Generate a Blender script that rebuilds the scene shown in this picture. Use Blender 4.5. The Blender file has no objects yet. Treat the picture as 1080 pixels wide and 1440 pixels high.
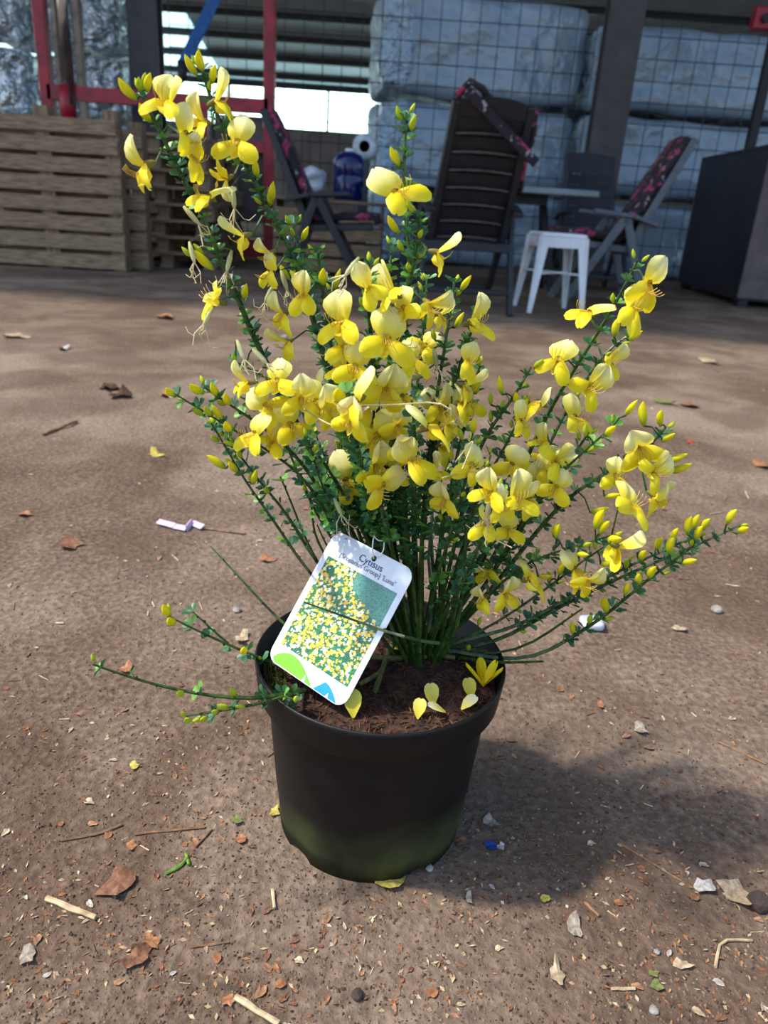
import bpy, bmesh, math, random
import numpy as np
from mathutils import Vector, Matrix, noise
random.seed(7); rng = np.random.default_rng(7)
scene = bpy.context.scene
COL = scene.collection

# ------------------------------------------------------------------ camera
FPX, PITCH, ROLL, CAMH = 1050.0, math.radians(22.2), math.radians(3.9), 0.57
FW = np.array([0, math.cos(PITCH), -math.sin(PITCH)])
UP0 = np.array([0, math.sin(PITCH), math.cos(PITCH)]); R0 = np.array([1.0, 0, 0])
RT = R0*math.cos(ROLL) + UP0*math.sin(ROLL); UP = UP0*math.cos(ROLL) - R0*math.sin(ROLL)
CAM = np.array([0, 0, CAMH])
def ray(x, y): return FW + RT*(x-540)/FPX + UP*(720-y)/FPX
def gnd(x, y, z=0.0):
    d = ray(x, y); return CAM + d*((z-CAMH)/d[2])
def atY(x, y, Y):
    d = ray(x, y); return CAM + d*(Y/d[1])
def proj(p):
    v = np.asarray(p)-CAM; w = v@FW
    return 540+FPX*(v@RT)/w, 720-FPX*(v@UP)/w
cd = bpy.data.cameras.new('camera'); cam = bpy.data.objects.new('camera', cd); COL.objects.link(cam)
cd.sensor_fit = 'VERTICAL'; cd.sensor_height = 36; cd.sensor_width = 27; cd.lens = FPX/1440*36
cd.clip_start = .02; cd.clip_end = 200
cam.matrix_world = Matrix(((RT[0], UP[0], -FW[0], 0), (RT[1], UP[1], -FW[1], 0), (RT[2], UP[2], -FW[2], CAMH), (0, 0, 0, 1)))
cd.dof.use_dof = True; cd.dof.focus_distance = .66; cd.dof.aperture_fstop = 8.5
scene.camera = cam
# ------------------------------------------------------------------ light
SUNDIR = Vector((-.13, -.008, .185)).normalized()          # towards the sun: left of the plant
w = bpy.data.worlds.new('sky'); scene.world = w; w.use_nodes = True
nt = w.node_tree; bg = nt.nodes['Background']
sk = nt.nodes.new('ShaderNodeTexSky'); sk.sky_type = 'NISHITA'; sk.sun_disc = False
sk.sun_elevation = math.asin(SUNDIR.z); sk.sun_rotation = math.atan2(SUNDIR.x, SUNDIR.y)
sk.air_density = 1.0; sk.dust_density = 1.6; sk.ozone_density = 1.5
nt.links.new(sk.outputs[0], bg.inputs[0]); bg.inputs[1].default_value = .285
sl = bpy.data.lights.new('sun', 'SUN'); sl.energy = 4.5; sl.angle = math.radians(3.4); sl.color = (1, .94, .85)
so = bpy.data.objects.new('sun', sl); COL.objects.link(so); so.rotation_euler = SUNDIR.to_track_quat('Z', 'Y').to_euler(); so.location = (-4, 1, 6)
vs = scene.view_settings; vs.view_transform = 'Standard'; vs.look = 'None'; vs.gamma = 1; vs.use_curve_mapping = False
vs.exposure = 0.16

# ------------------------------------------------------------------ materials
def new_mat(name):
    m = bpy.data.materials.new(name); m.use_nodes = True
    n = m.node_tree.nodes; return m, m.node_tree, n['Principled BSDF']
def rgb(h): return tuple(((c/255)/12.92 if c/255 <= .04045 else ((c/255+.055)/1.055)**2.4) for c in h) + (1,)
def ramp(t, fac, stops):
    r = t.nodes.new('ShaderNodeValToRGB'); e = r.color_ramp.elements
    while len(e) < len(stops): e.new(.5)
    for k, (p, c) in enumerate(stops): e[k].position = p; e[k].color = c
    t.links.new(fac, r.inputs[0]); return r.outputs[0]
def tex(t, kind, scale, detail=3, vec=None, **kw):
    n = t.nodes.new('ShaderNodeTex'+kind)
    n.inputs['Scale'].default_value = scale
    if 'Detail' in n.inputs: n.inputs['Detail'].default_value = detail
    for k, v in kw.items():
        if hasattr(n, k): setattr(n, k, v)
        else: n.inputs[k].default_value = v
    if vec is None:
        tc = t.nodes.new('ShaderNodeTexCoord'); vec = tc.outputs['Object']
    t.links.new(vec, n.inputs['Vector']); return n
def bump(t, b, h, strength, dist):
    n = t.nodes.new('ShaderNodeBump'); n.inputs['Strength'].default_value = strength; n.inputs['Distance'].default_value = dist
    t.links.new(h, n.inputs['Height']); t.links.new(n.outputs[0], b.inputs['Normal']); return n
def mixc(t, fac, a, b):
    n = t.nodes.new('ShaderNodeMix'); n.data_type = 'RGBA'
    for v, k in ((fac, 0), (a, 6), (b, 7)):
        if hasattr(v, 'node'): t.links.new(v, n.inputs[k])
        else: n.inputs[k].default_value = v
    return n.outputs[2]
def simple(name, c1, c2=None, rough=.6, scale=20, metal=0, bmp=0, bd=.002, stretch=None):
    m, t, b = new_mat(name); c1 = rgb(c1); c2 = rgb(c2) if c2 else tuple(x*.7 for x in c1[:3])+(1,)
    vec = None
    if stretch:
        tc = t.nodes.new('ShaderNodeTexCoord'); mp = t.nodes.new('ShaderNodeMapping'); mp.inputs['Scale'].default_value = stretch
        t.links.new(tc.outputs['Object'], mp.inputs[0]); vec = mp.outputs[0]
    n = tex(t, 'Noise', scale, 5, vec)
    t.links.new(ramp(t, n.outputs[0], [(.32, c2), (.68, c1)]), b.inputs['Base Color'])
    b.inputs['Roughness'].default_value = rough; b.inputs['Metallic'].default_value = metal
    if bmp: bump(t, b, n.outputs[0], bmp, bd)
    return m
def attr_mat(name, rough=.5, transl=.4, spec=.3):
    m, t, b = new_mat(name)
    a = t.nodes.new('ShaderNodeAttribute'); a.attribute_name = 'Col'
    t.links.new(a.outputs[0], b.inputs['Base Color']); b.inputs['Roughness'].default_value = rough; b.inputs['Specular IOR Level'].default_value = spec
    if transl:
        tr = t.nodes.new('ShaderNodeBsdfTranslucent'); mx = t.nodes.new('ShaderNodeMixShader'); mx.inputs[0].default_value = transl
        t.links.new(a.outputs[0], tr.inputs[0])
        t.links.new(b.outputs[0], mx.inputs[1]); t.links.new(tr.outputs[0], mx.inputs[2])
        t.links.new(mx.outputs[0], t.nodes['Material Output'].inputs[0])
    return m
M = {}
M['petal'] = attr_mat('petal', .5, .34, .25)
M['leaf'] = attr_mat('leaf', .42, .22, .45)
M['print'] = attr_mat('print', .3, 0, .5)
M['chip'] = attr_mat('chip', .9, 0, .12)
_t = M['chip'].node_tree; _b = _t.nodes['Principled BSDF']; _a = _t.nodes['Attribute']; _n = tex(_t, 'Noise', 260, 4)
_m = _t.nodes.new('ShaderNodeMix'); _m.data_type = 'RGBA'; _m.blend_type = 'MULTIPLY'; _m.inputs[0].default_value = 1
_t.links.new(_a.outputs[0], _m.inputs[6]); _t.links.new(ramp(_t, _n.outputs[0], [(.3, (.42, .4, .38, 1)), (.65, (.95, .95, .95, 1))]), _m.inputs[7]); _t.links.new(_m.outputs[2], _b.inputs['Base Color'])
M['stem'] = simple('stem', (66, 96, 32), (24, 48, 17), .45, 160)
M['pedicel'] = simple('pedicel', (110, 150, 50), (70, 110, 40), .5, 160)
M['straw'] = simple('straw', (208, 184, 146), (150, 124, 90), .8, 90, bmp=.4, bd=.001)
M['twig'] = simple('twig', (150, 112, 76), (88, 62, 42), .8, 90)
M['oldtwig'] = simple('oldtwig', (120, 120, 62), (62, 72, 34), .8, 120)
M['dry'] = simple('dry', (225, 208, 165), (180, 160, 115), .7, 60)
M['soil'] = simple('soil', (78, 50, 34), (26, 16, 11), .95, 130, bmp=1, bd=.006)
M['fibre'] = simple('fibre', (112, 70, 44), (48, 28, 18), .9, 60)
M['moss'] = simple('moss', (96, 104, 30), (48, 58, 16), .95, 200, bmp=.6)
M['stone'] = simple('stone', (170, 164, 156), (108, 100, 94), .8, 60, bmp=.3)
M['darkstone'] = simple('darkstone', (74, 58, 50), (44, 34, 30), .9, 60, bmp=.3)
M['tag'] = simple('tag', (226, 232, 241), (214, 222, 232), .28, 30)
M['ink'] = simple('ink', (24, 74, 110), (24, 74, 110), .5)
M['inkgrey'] = simple('inkgrey', (112, 116, 128), (112, 116, 128), .5)
M['green'] = simple('logo_green', (122, 196, 48), (118, 190, 46), .4)
M['blue'] = simple('logo_blue', (18, 150, 210), (16, 146, 206), .4)
M['string'] = simple('string', (240, 240, 240), (220, 220, 222), .5, 60)
M['wood'] = simple('wood', (158, 134, 104), (100, 82, 62), .85, 9, bmp=.4, stretch=(1, 8, 8))
M['wood_v'] = simple('wood_v', (150, 126, 98), (94, 76, 58), .85, 9, bmp=.4, stretch=(8, 8, 1))
M['anthracite'] = simple('anthracite', (30, 33, 40), (21, 24, 30), .5, 20)
M['edge'] = simple('edge', (96, 86, 80), (72, 64, 60), .6, 20)  # paler than the chair frames: light along the slats put into colour
M['greyframe'] = simple('greyframe', (84, 92, 100), (66, 74, 82), .45, 20)
M['blackpanel'] = simple('blackpanel', (34, 34, 42), (22, 22, 28), .5, 6)
M['sidepanel'] = simple('sidepanel', (104, 92, 90), (78, 70, 70), .7, 7)
M['steel'] = simple('steel', (58, 58, 62), (44, 44, 50), .55, 8)
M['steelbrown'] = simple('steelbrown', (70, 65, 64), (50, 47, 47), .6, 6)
M['chrome'] = simple('chrome', (200, 205, 215), (160, 165, 175), .15, 8, metal=1)
M['rail'] = simple('rail', (140, 122, 104), (92, 80, 70), .5, 9, metal=.3)
M['red'] = simple('red', (168, 22, 44), (120, 14, 32), .45, 10)
M['strap_blue'] = simple('strap_blue', (26, 92, 158), (18, 66, 120), .7, 30)
M['black'] = simple('black', (22, 22, 24), (14, 14, 16), .6, 30)
M['wire'] = simple('wire', (44, 52, 60), (32, 38, 44), .5, 20, metal=.4)
M['stool'] = simple('stool', (226, 232, 236), (206, 212, 218), .4, 10)
M['tabletop'] = simple('tabletop', (120, 134, 142), (96, 110, 118), .15, 4)
M['jug'] = simple('jug', (8, 28, 96), (6, 20, 74), .15, 5)
M['plastic'] = simple('plastic', (205, 212, 220), (150, 160, 170), .35, 12, bmp=.6, bd=.02)
M['purlin'] = simple('purlin', (36, 40, 46), (26, 30, 34), .7, 6)
M['roofsheet'] = simple('roofsheet', (200, 218, 236), (176, 196, 216), .6, 2)
M['wallsheet'] = simple('wallsheet', (120, 108, 106), (92, 84, 84), .8, 2)
def emit(name, col, s):
    m, t, b = new_mat(name); b.inputs['Base Color'].default_value = col
    b.inputs['Emission Color'].default_value = col; b.inputs['Emission Strength'].default_value = s; return m
M['daylight'] = emit('daylit_pane', (.72, 1, .96, 1), 4)
M['skylight'] = emit('skylight_pane', (.6, .95, 1, 1), 1.8)
def film(name, c1, c2, rough, metal, sc, strength, dist, det=6):
    m, t, b = new_mat(name)
    n = tex(t, 'Noise', sc, det, Distortion=1.2); v = tex(t, 'Voronoi', sc*1.6, feature='F1')
    add = t.nodes.new('ShaderNodeMath'); add.operation = 'ADD'; t.links.new(n.outputs[0], add.inputs[0]); t.links.new(v.outputs['Distance'], add.inputs[1])
    t.links.new(ramp(t, n.outputs[0], [(.3, rgb(c2)), (.7, rgb(c1))]), b.inputs['Base Color'])
    b.inputs['Roughness'].default_value = rough; b.inputs['Metallic'].default_value = metal
    bump(t, b, add.outputs[0], strength, dist); return m
M['film'] = film('film', (150, 166, 180), (126, 144, 158), .2, .1, 1.1, .3, .14)
M['crinkle'] = film('crinkle', (214, 238, 255), (196, 224, 246), .3, 0, 6, 1, .12)  # pale bluish film, lightened further to stand in for sky glints
M['foil'] = film('foil', (236, 246, 252), (206, 226, 240), .28, .55, 2.6, 1, .3, 3)
# cushion: black cloth with pink and pale printed patches
def cushion_mat():
    m, t, b = new_mat('cushion_cloth')
    n = tex(t, 'Noise', 9, 2); n2 = tex(t, 'Noise', 26, 2)
    a = ramp(t, n.outputs[0], [(.0, rgb((26, 22, 26))), (.56, rgb((30, 24, 28))), (.60, rgb((150, 48, 84))), (.66, rgb((140, 44, 78))), (.70, rgb((40, 26, 32)))])
    f = ramp(t, n2.outputs[0], [(.64, (0, 0, 0, 1)), (.68, (1, 1, 1, 1))])
    t.links.new(mixc(t, f, a, rgb((150, 140, 146))), b.inputs['Base Color']); b.inputs['Roughness'].default_value = .85; return m
M['cushion'] = cushion_mat()
def pot_mat():
    m, t, b = new_mat('pot_plastic')
    tc = t.nodes.new('ShaderNodeTexCoord'); sp = t.nodes.new('ShaderNodeSeparateXYZ'); t.links.new(tc.outputs['Object'], sp.inputs[0])
    n = tex(t, 'Noise', 22, 6); big = tex(t, 'Noise', 7, 3)
    # algae film creeping up from the base, patchy
    ma = t.nodes.new('ShaderNodeMath'); ma.operation = 'MULTIPLY_ADD'; ma.inputs[1].default_value = -9.5; ma.inputs[2].default_value = .72
    t.links.new(sp.outputs[2], ma.inputs[0])
    ad = t.nodes.new('ShaderNodeMath'); ad.operation = 'ADD'; t.links.new(ma.outputs[0], ad.inputs[0])
    m2 = t.nodes.new('ShaderNodeMath'); m2.operation = 'MULTIPLY_ADD'; m2.inputs[1].default_value = 1.1; m2.inputs[2].default_value = -.55; t.links.new(big.outputs[0], m2.inputs[0])
    t.links.new(m2.outputs[0], ad.inputs[1])
    alg = ramp(t, ad.outputs[0], [(.1, (0, 0, 0, 1)), (.75, (1, 1, 1, 1))])
    base = ramp(t, n.outputs[0], [(.3, rgb((10, 10, 11))), (.7, rgb((18, 18, 18)))])
    algc = ramp(t, n.outputs[0], [(.3, rgb((34, 39, 18))), (.7, rgb((76, 82, 42)))])
    c = mixc(t, alg, base, algc)
    sp2 = tex(t, 'Voronoi', 130, feature='F1'); dots = ramp(t, sp2.outputs['Distance'], [(.10, (1, 1, 1, 1)), (.16, (0, 0, 0, 1))])
    spn = tex(t, 'Noise', 60, 2); sel = ramp(t, spn.outputs[0], [(.47, (0, 0, 0, 1)), (.53, (1, 1, 1, 1))])
    mu = t.nodes.new('ShaderNodeMath'); mu.operation = 'MULTIPLY'; t.links.new(dots, mu.inputs[0]); t.links.new(sel, mu.inputs[1])
    t.links.new(mixc(t, mu.outputs[0], c, rgb((176, 170, 150))), b.inputs['Base Color'])
    t.links.new(ramp(t, alg, [(0, (.5,)*3+(1,)), (1, (.85,)*3+(1,))]), b.inputs['Roughness'])
    b.inputs['Specular IOR Level'].default_value = .28
    bump(t, b, n.outputs[0], .12, .001); return m
M['pot'] = pot_mat()
def ground_mat():
    m, t, b = new_mat('dirt')
    big = tex(t, 'Noise', 1.3, 4, Distortion=.6); mid = tex(t, 'Noise', 9, 6); fine = tex(t, 'Noise', 110, 5); vor = tex(t, 'Voronoi', 70, feature='F1')
    a = ramp(t, mid.outputs[0], [(.25, rgb((72, 57, 46))), (.5, rgb((99, 82, 68))), (.75, rgb((120, 102, 88)))])
    pale = ramp(t, big.outputs[0], [(.42, (0, 0, 0, 1)), (.66, (.75, .75, .75, 1))])
    c = mixc(t, pale, a, rgb((164, 147, 130)))
    f = ramp(t, fine.outputs[0], [(.3, rgb((52, 41, 33))), (.5, rgb((106, 89, 74))), (.72, rgb((152, 132, 112)))])
    c = mixc(t, .45, c, f)
    dk = tex(t, 'Noise', 3.4, 5, Distortion=.8); dark_mottle = ramp(t, dk.outputs[0], [(.38, (.55, .55, .55, 1)), (.56, (0, 0, 0, 1))])
    c = mixc(t, dark_mottle, c, rgb((82, 64, 51)))  # random darker brown patches over the earth
    t.links.new(c, b.inputs['Base Color']); b.inputs['Roughness'].default_value = .95; b.inputs['Specular IOR Level'].default_value = .15
    ad = t.nodes.new('ShaderNodeMath'); ad.operation = 'ADD'; t.links.new(fine.outputs[0], ad.inputs[0]); t.links.new(mid.outputs[0], ad.inputs[1])
    bump(t, b, ad.outputs[0], .9, .006); return m
M['dirt'] = ground_mat()

# ------------------------------------------------------------------ mesh helpers
class MB:
    def __init__(s): s.v = []; s.f = []; s.c = []
    def add(s, v, f, col=None):
        o = len(s.v); v = [tuple(map(float, p)) for p in v]; s.v += v; s.f += [tuple(i+o for i in q) for q in f]
        s.c += list(col) if isinstance(col, list) else [col or (1, 1, 1, 1)]*len(v); return s
    def box(s, a, b):
        x0, y0, z0 = a; x1, y1, z1 = b
        return s.add([(x0,y0,z0),(x1,y0,z0),(x1,y1,z0),(x0,y1,z0),(x0,y0,z1),(x1,y0,z1),(x1,y1,z1),(x0,y1,z1)],
                     [(3,2,1,0),(4,5,6,7),(0,1,5,4),(1,2,6,5),(2,3,7,6),(3,0,4,7)])
    def bar(s, a, b, w, h, side=(1, 0, 0), w2=None, h2=None):
        a = Vector(a); b = Vector(b); d = (b-a).normalized(); sx = Vector(side); sx = (sx-d*sx.dot(d)).normalized(); n = d.cross(sx)
        w2 = w if w2 is None else w2; h2 = h if h2 is None else h2; vs_ = []
        for p, ww, hh in ((a, w, h), (b, w2, h2)):
            for i, j in ((-1,-1),(1,-1),(1,1),(-1,1)): vs_.append(p+sx*(i*ww/2)+n*(j*hh/2))
        return s.add(vs_, [(3,2,1,0),(4,5,6,7),(0,1,5,4),(1,2,6,5),(2,3,7,6),(3,0,4,7)])
    def tube(s, pts, rad, n=6, ridge=0, col=None, cap=True):
        P = [Vector(p) for p in pts]; k = len(P); rad = rad if hasattr(rad, '__len__') else [rad]*k
        vs_, fs = [], []; T = [(P[min(i+1, k-1)]-P[max(i-1, 0)]).normalized() for i in range(k)]
        u = T[0].orthogonal().normalized()
        for i in range(k):
            u = (u-T[i]*u.dot(T[i])).normalized(); wv = T[i].cross(u)
            for j in range(n):
                a = 2*math.pi*j/n; r = rad[i]*(1+ridge*(1 if j % 2 else -1)); vs_.append(P[i]+u*(r*math.cos(a))+wv*(r*math.sin(a)))
        for i in range(k-1):
            for j in range(n): fs.append((i*n+j, i*n+(j+1) % n, (i+1)*n+(j+1) % n, (i+1)*n+j))
        if cap: fs += [tuple(range(n-1, -1, -1)), tuple((k-1)*n+j for j in range(n))]
        return s.add(vs_, fs, col)
    def lathe(s, prof, n=48, c=(0, 0, 0)):
        k = len(prof); vs_ = [(c[0]+r*math.cos(2*math.pi*j/n), c[1]+r*math.sin(2*math.pi*j/n), c[2]+z) for r, z in prof for j in range(n)]
        return s.add(vs_, [(i*n+j, i*n+(j+1) % n, (i+1)*n+(j+1) % n, (i+1)*n+j) for i in range(k-1) for j in range(n)])
    def mesh(s, name, mat, smooth=False, col=False):
        me = bpy.data.meshes.new(name); me.from_pydata(s.v, [], s.f); me.materials.append(mat)
        if col:
            at = me.color_attributes.new('Col', 'FLOAT_COLOR', 'POINT'); at.data.foreach_set('color', np.array(s.c, dtype=np.float32).ravel())
        if smooth: me.polygons.foreach_set('use_smooth', [True]*len(me.polygons))
        me.update(); return me
def ob(name, me, parent=None, loc=None, rot=None, scale=None):
    o = bpy.data.objects.new(name, me); COL.objects.link(o)
    if parent: o.parent = parent
    if loc is not None: o.location = loc
    if rot is not None: o.rotation_euler = rot
    if scale is not None: o.scale = (scale,)*3 if not hasattr(scale, '__len__') else scale
    return o
def tag(o, label=None, cat=None, group=None, kind=None):
    for k, v in (('label', label), ('category', cat), ('group', group), ('kind', kind)):
        if v: o[k] = v
    return o
def thing(name, loc, label, cat, group=None, rz=0):
    return tag(ob(name, None, None, loc, (0, 0, rz)), label, cat, group)
def bevel(o, wd, seg=2):
    b = o.modifiers.new('bevel', 'BEVEL'); b.width = wd; b.segments = seg; b.limit_method = 'ANGLE'; return o

# ------------------------------------------------------------------ ground
def gz(x, y):
    if y > 5 or y < -.5 or abs(x) > 3: return 0.0
    k = min(1, max(0, (5-y)/2))*min(1, max(0, 3-abs(x)))
    d = math.hypot(x-.006, y-.59); k *= min(1, max(0, (d-.085)/.05))
    return k*(.006*noise.noise((x*3, y*3, 0))+.004*noise.noise((x*11, y*11, 3))+.002*noise.noise((x*38, y*38, 5)))
xs = np.concatenate([[-40, -14, -6], np.linspace(-3, -.9, 60), np.linspace(-.88, .88, 150), np.linspace(.9, 3, 60), [6, 14, 40]])
ys = np.concatenate([[-40, -8, -2], np.linspace(-.5, .15, 20), np.linspace(.16, 1.6, 130), np.linspace(1.62, 5, 90), [7, 10, 14, 20, 40]])
g = MB(); nx, ny = len(xs), len(ys)
g.v = [(float(x), float(y), gz(x, y)) for y in ys for x in xs]
g.f = [(j*nx+i, j*nx+i+1, (j+1)*nx+i+1, (j+1)*nx+i) for j in range(ny-1) for i in range(nx-1)]
tag(ob('ground', g.mesh('ground', M['dirt'], True)), 'bare trodden brown earth yard strewn with chips', 'ground', kind='structure')

# ------------------------------------------------------------------ barn shell
BY = 20.0
def roofz(y): return 3.12+.2*(BY-y)
wb = tag(ob('wall_back', MB().box((-12, BY, 0), (14, BY+.1, 2.12)).mesh('wall_back', M['wallsheet'])), kind='structure')
ob('wall_header', MB().box((-12, BY, 2.99), (14, BY+.1, 3.3)).mesh('wall_header', M['purlin']), wb)
for k in range(52):                                                # ribs of the profiled sheet
    ob('sheet_rib', MB().box((-12+k*.5, BY-.03, 0), (-11.92+k*.5, BY, 2.1)).mesh('rib', M['wallsheet']), wb)
ob('wall_upper', MB().box((-12, BY, 2.12), (-6.72, BY+.1, 2.99)).mesh('wall_upper', M['wallsheet']), wb)
ob('wall_upper', MB().box((5.02, BY, 2.12), (14, BY+.1, 2.99)).mesh('wall_upper', M['wallsheet']), wb)
wn = tag(ob('window_1', MB().box((-12, BY+.02, 2.12), (14, BY+.08, 2.16)).mesh('window_sill', M['purlin'])), kind='structure')
for k in range(11):
    x0 = -11.35+k*2.35
    if x0 > 4: break
    if x0 < -6.95: continue
    ob('window_pane', MB().box((x0, BY+.03, 2.16), (x0+2.29, BY+.05, 2.99)).mesh('pane', M['daylight']), wn)
    ob('window_mullion', MB().box((x0-.06, BY, 2.12), (x0, BY+.08, 2.99)).mesh('mullion', M['purlin']), wn)
ce = tag(ob('ceiling', None), kind='structure')
cb = MB()
y0, y1 = 3.9, BY+.1
cb.add([(-12, y0, roofz(y0)), (14, y0, roofz(y0)), (14, y1, roofz(y1)), (-12, y1, roofz(y1)), (-12, y0, roofz(y0)+.08), (14, y0, roofz(y0)+.08), (14, y1, roofz(y1)+.08), (-12, y1, roofz(y1)+.08)],
       [(0, 3, 2, 1), (4, 5, 6, 7), (0, 1, 5, 4), (2, 3, 7, 6), (1, 2, 6, 5), (3, 0, 4, 7)])
bpy.data.objects.remove(ce); ce = tag(ob('ceiling', cb.mesh('roof', M['roofsheet'])), kind='structure')
for k in range(15):
    y = BY-.5-k*1.0; z = roofz(y)
    ob('purlin', MB().box((-12, y-.04, z-.11), (14, y+.04, z)).mesh('purlin', M['purlin']), ce)
for k in range(3):                                                 # rooflights between the purlins
    for xx in ((-5.75, -4.45), (-9.4, -8.1)):
        ya, yb = BY-1.45-k*1.0, BY-.6-k*1.0
        s = MB().add([(xx[0], ya, roofz(ya)-.01), (xx[1], ya, roofz(ya)-.01), (xx[1], yb, roofz(yb)-.01), (xx[0], yb, roofz(yb)-.01)], [(0, 3, 2, 1)])
        ob('skylight', s.mesh('skylight', M['skylight']), ce)

FY = 8.4
# columns
def column(x0, x1, mat, label, Y=FY-.2):
    t = thing('steel_column', ((x0+x1)/2, Y+.1, 0), label, 'column', 'barn columns'); w2 = (x1-x0)/2
    for yy in (-.1, .07): ob('flange', MB().box((-w2, yy, .02), (w2, yy+.03, 5.4)).mesh('flange', mat), t)
    ob('web', MB().box((-.03, -.07, .02), (.03, .07, 5.4)).mesh('web', mat), t)
    ob('base_plate', MB().box((-w2-.05, -.16, 0), (w2+.05, .16, .02)).mesh('plate', mat), t)
pa = atY(860, 0, FY-.2); pb = atY(911, 0, FY-.2)
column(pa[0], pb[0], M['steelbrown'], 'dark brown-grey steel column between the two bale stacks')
pa = atY(176, 0, FY-.2); pb = atY(219, 0, FY-.2)
column(pa[0], pb[0], M['steel'], 'dark steel column behind the wooden pallets')
LCX, RCX = pb[0], atY(860, 0, FY-.2)[0]
# wire mesh
def fence(x0, x1, top, label):
    t = thing('wire_mesh_fence', ((x0+x1)/2, FY, 0), label, 'fence', 'wire mesh panels'); c = .187; r = .0045
    n = int((x1-x0)/c); L = n*c; vm = MB().tube([(0, 0, 0), (0, 0, top)], r, 5).mesh('wire', M['wire']); hm = MB().tube([(-L/2, -.009, 0), (L/2, -.009, 0)], r, 5).mesh('wire', M['wire'])
    for k in range(n+1): ob('wire', vm, t, (-L/2+k*c, 0, 0))
    z = top
    while z > .02: ob('wire', hm, t, (0, 0, z)); z -= c
RTOP = atY(900, 18, FY)[2]
fence(LCX+.03, RCX-.02, RTOP+.02, 'wide wire mesh panel behind the garden chairs')
fence(pb[0]*0+atY(911, 0, FY-.2)[0]+.02, 4.6, RTOP, 'wire mesh panel right of the brown-grey column')

# ------------------------------------------------------------------ wrapped bales
def bale_mesh(sx, sy, sz, seed, amp=.035, r=.1, nseg=16, fq=1.0):
    m = MB(); seen = {}
    def pt(p):
        q = Vector(p); s = Vector((sx/2, sy/2, sz/2)); inner = Vector([max(-s[i]+r, min(s[i]-r, q[i])) for i in range(3)])
        d = q-inner; q = inner+(d.normalized()*r if d.length > 1e-6 else d)
        nz = noise.noise((q.x*2.2*fq+seed, q.y*2.2*fq, q.z*3.1*fq))*amp+noise.noise((q.x*7+seed, q.y*7, q.z*7))*amp*.35
        dr = d.normalized() if d.length > 1e-6 else Vector((0, 0, 0))
        return q+dr*nz-Vector((0, 0, 0))
    n = nseg
    for ax in range(3):
        for sg in (-1, 1):
            a, b = [(1, 2), (0, 2), (0, 1)][ax]; s = (sx/2, sy/2, sz/2); base = len(m.v); vv = []
            for i in range(n+1):
                for j in range(n+1):
                    p = [0, 0, 0]; p[ax] = sg*s[ax]; p[a] = s[a]*(2*i/n-1); p[b] = s[b]*(2*j/n-1); vv.append(pt(p))
            ff = [(i*(n+1)+j, (i+1)*(n+1)+j, (i+1)*(n+1)+j+1, i*(n+1)+j+1) for i in range(n) for j in range(n)]
            if (sg == 1) == (ax == 1): ff = [q[::-1] for q in ff]
            m.add(vv, ff)
    return m
def finish(o):
    bmx = bmesh.new(); bmx.from_mesh(o.data); bmesh.ops.remove_doubles(bmx, verts=bmx.verts, dist=1e-4); bmx.to_mesh(o.data); bmx.free()
    o.data.polygons.foreach_set('use_smooth', [True]*len(o.data.polygons)); return o
def bale(cx, cy, z0, sx, sy, sz, rz, seed, label, endcap=True):
    t = thing('wrapped_bale', (cx, cy, z0), label, 'bale', 'film-wrapped bales', rz)
    finish(ob('wrapped_body', bale_mesh(sx, sy, sz, seed).mesh('bale', M['film']), t, (0, 0, sz/2)))
    if endcap:                                                     # gathered, crinkled film over the left end
        e = finish(ob('crinkled_film_end', bale_mesh(.3, sy+.06, sz-.02, seed+9, .07, .08, 18).mesh('film_end', M['crinkle']), t, (-sx/2+.02, 0, sz/2)))
LY = 9.55
hz_ = atY(640, 140, 9.0)[2]                                        # layer joint height
LH = hz_/2; BH = LH-.06
cxl, cxr = atY(548, 100, 9.0)[0], atY(800, 100, 9.2)[0]
wC = cxr-cxl
names_c = ['silver film-wrapped bale at the bottom behind the centre chair', 'silver film-wrapped bale in the middle of the centre stack', 'tall silver film-wrapped bale on top of the centre stack']
for k in range(2): bale(cxl+wC/2, LY-.1, k*LH, wC+.1, 1.15, BH, math.radians(9), 11+k*5, names_c[k])
bale(cxl+wC/2, LY-.1, 2*LH, wC+.1, 1.15, .93, math.radians(9), 31, names_c[2])
cx2 = atY(850, 100, 9.1)[0]
names_r = ['silver film-wrapped bale on the ground behind the dark cabinet', 'silver film-wrapped bale at chair-top height right of the column', 'silver film-wrapped bale on top of the right stack']
for k in range(3): bale(cx2+1.25, LY-.05, k*LH, 2.6, 1.1, BH, math.radians(5), 51+k*7, names_r[k])
bale(cxr+.45, LY+1.3, 0, 1.0, 1, LH*1.5, 0, 77, 'shaded silver bale deep between the two stacks, lower one', False)
bale(cxr+.45, LY+1.3, 1.5*LH+.06, 1.0, 1, LH*1.4, 0, 78, 'shaded silver bale deep between the two stacks, upper one', False)
# foil bags at left
bx0 = atY(0, 60, 8.9)[0]; bx1 = atY(172, 60, 8.9)[0]
rows = ['bottom', 'second', 'third', 'top']; cols_ = ['far left', 'middle', 'right']
for r in range(4):
    for c in range(3):
        wdt = (bx1-bx0+.2)/3
        t = thing('foil_bag', (bx0-.1+(c+.5)*wdt+random.uniform(-.01, .01), 9.0+random.uniform(-.03, .03), r*.62),
                  'crumpled silver foil bag, %s row, %s column, behind the pallets' % (rows[r], cols_[c]), 'bag', 'stacked foil bags', random.uniform(-.03, .03))
        finish(ob('foil_body', bale_mesh(wdt-.1, .6, .56, 100+r*3+c, .05, .1, 20).mesh('foil', M['foil']), t, (0, 0, .29)))

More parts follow.
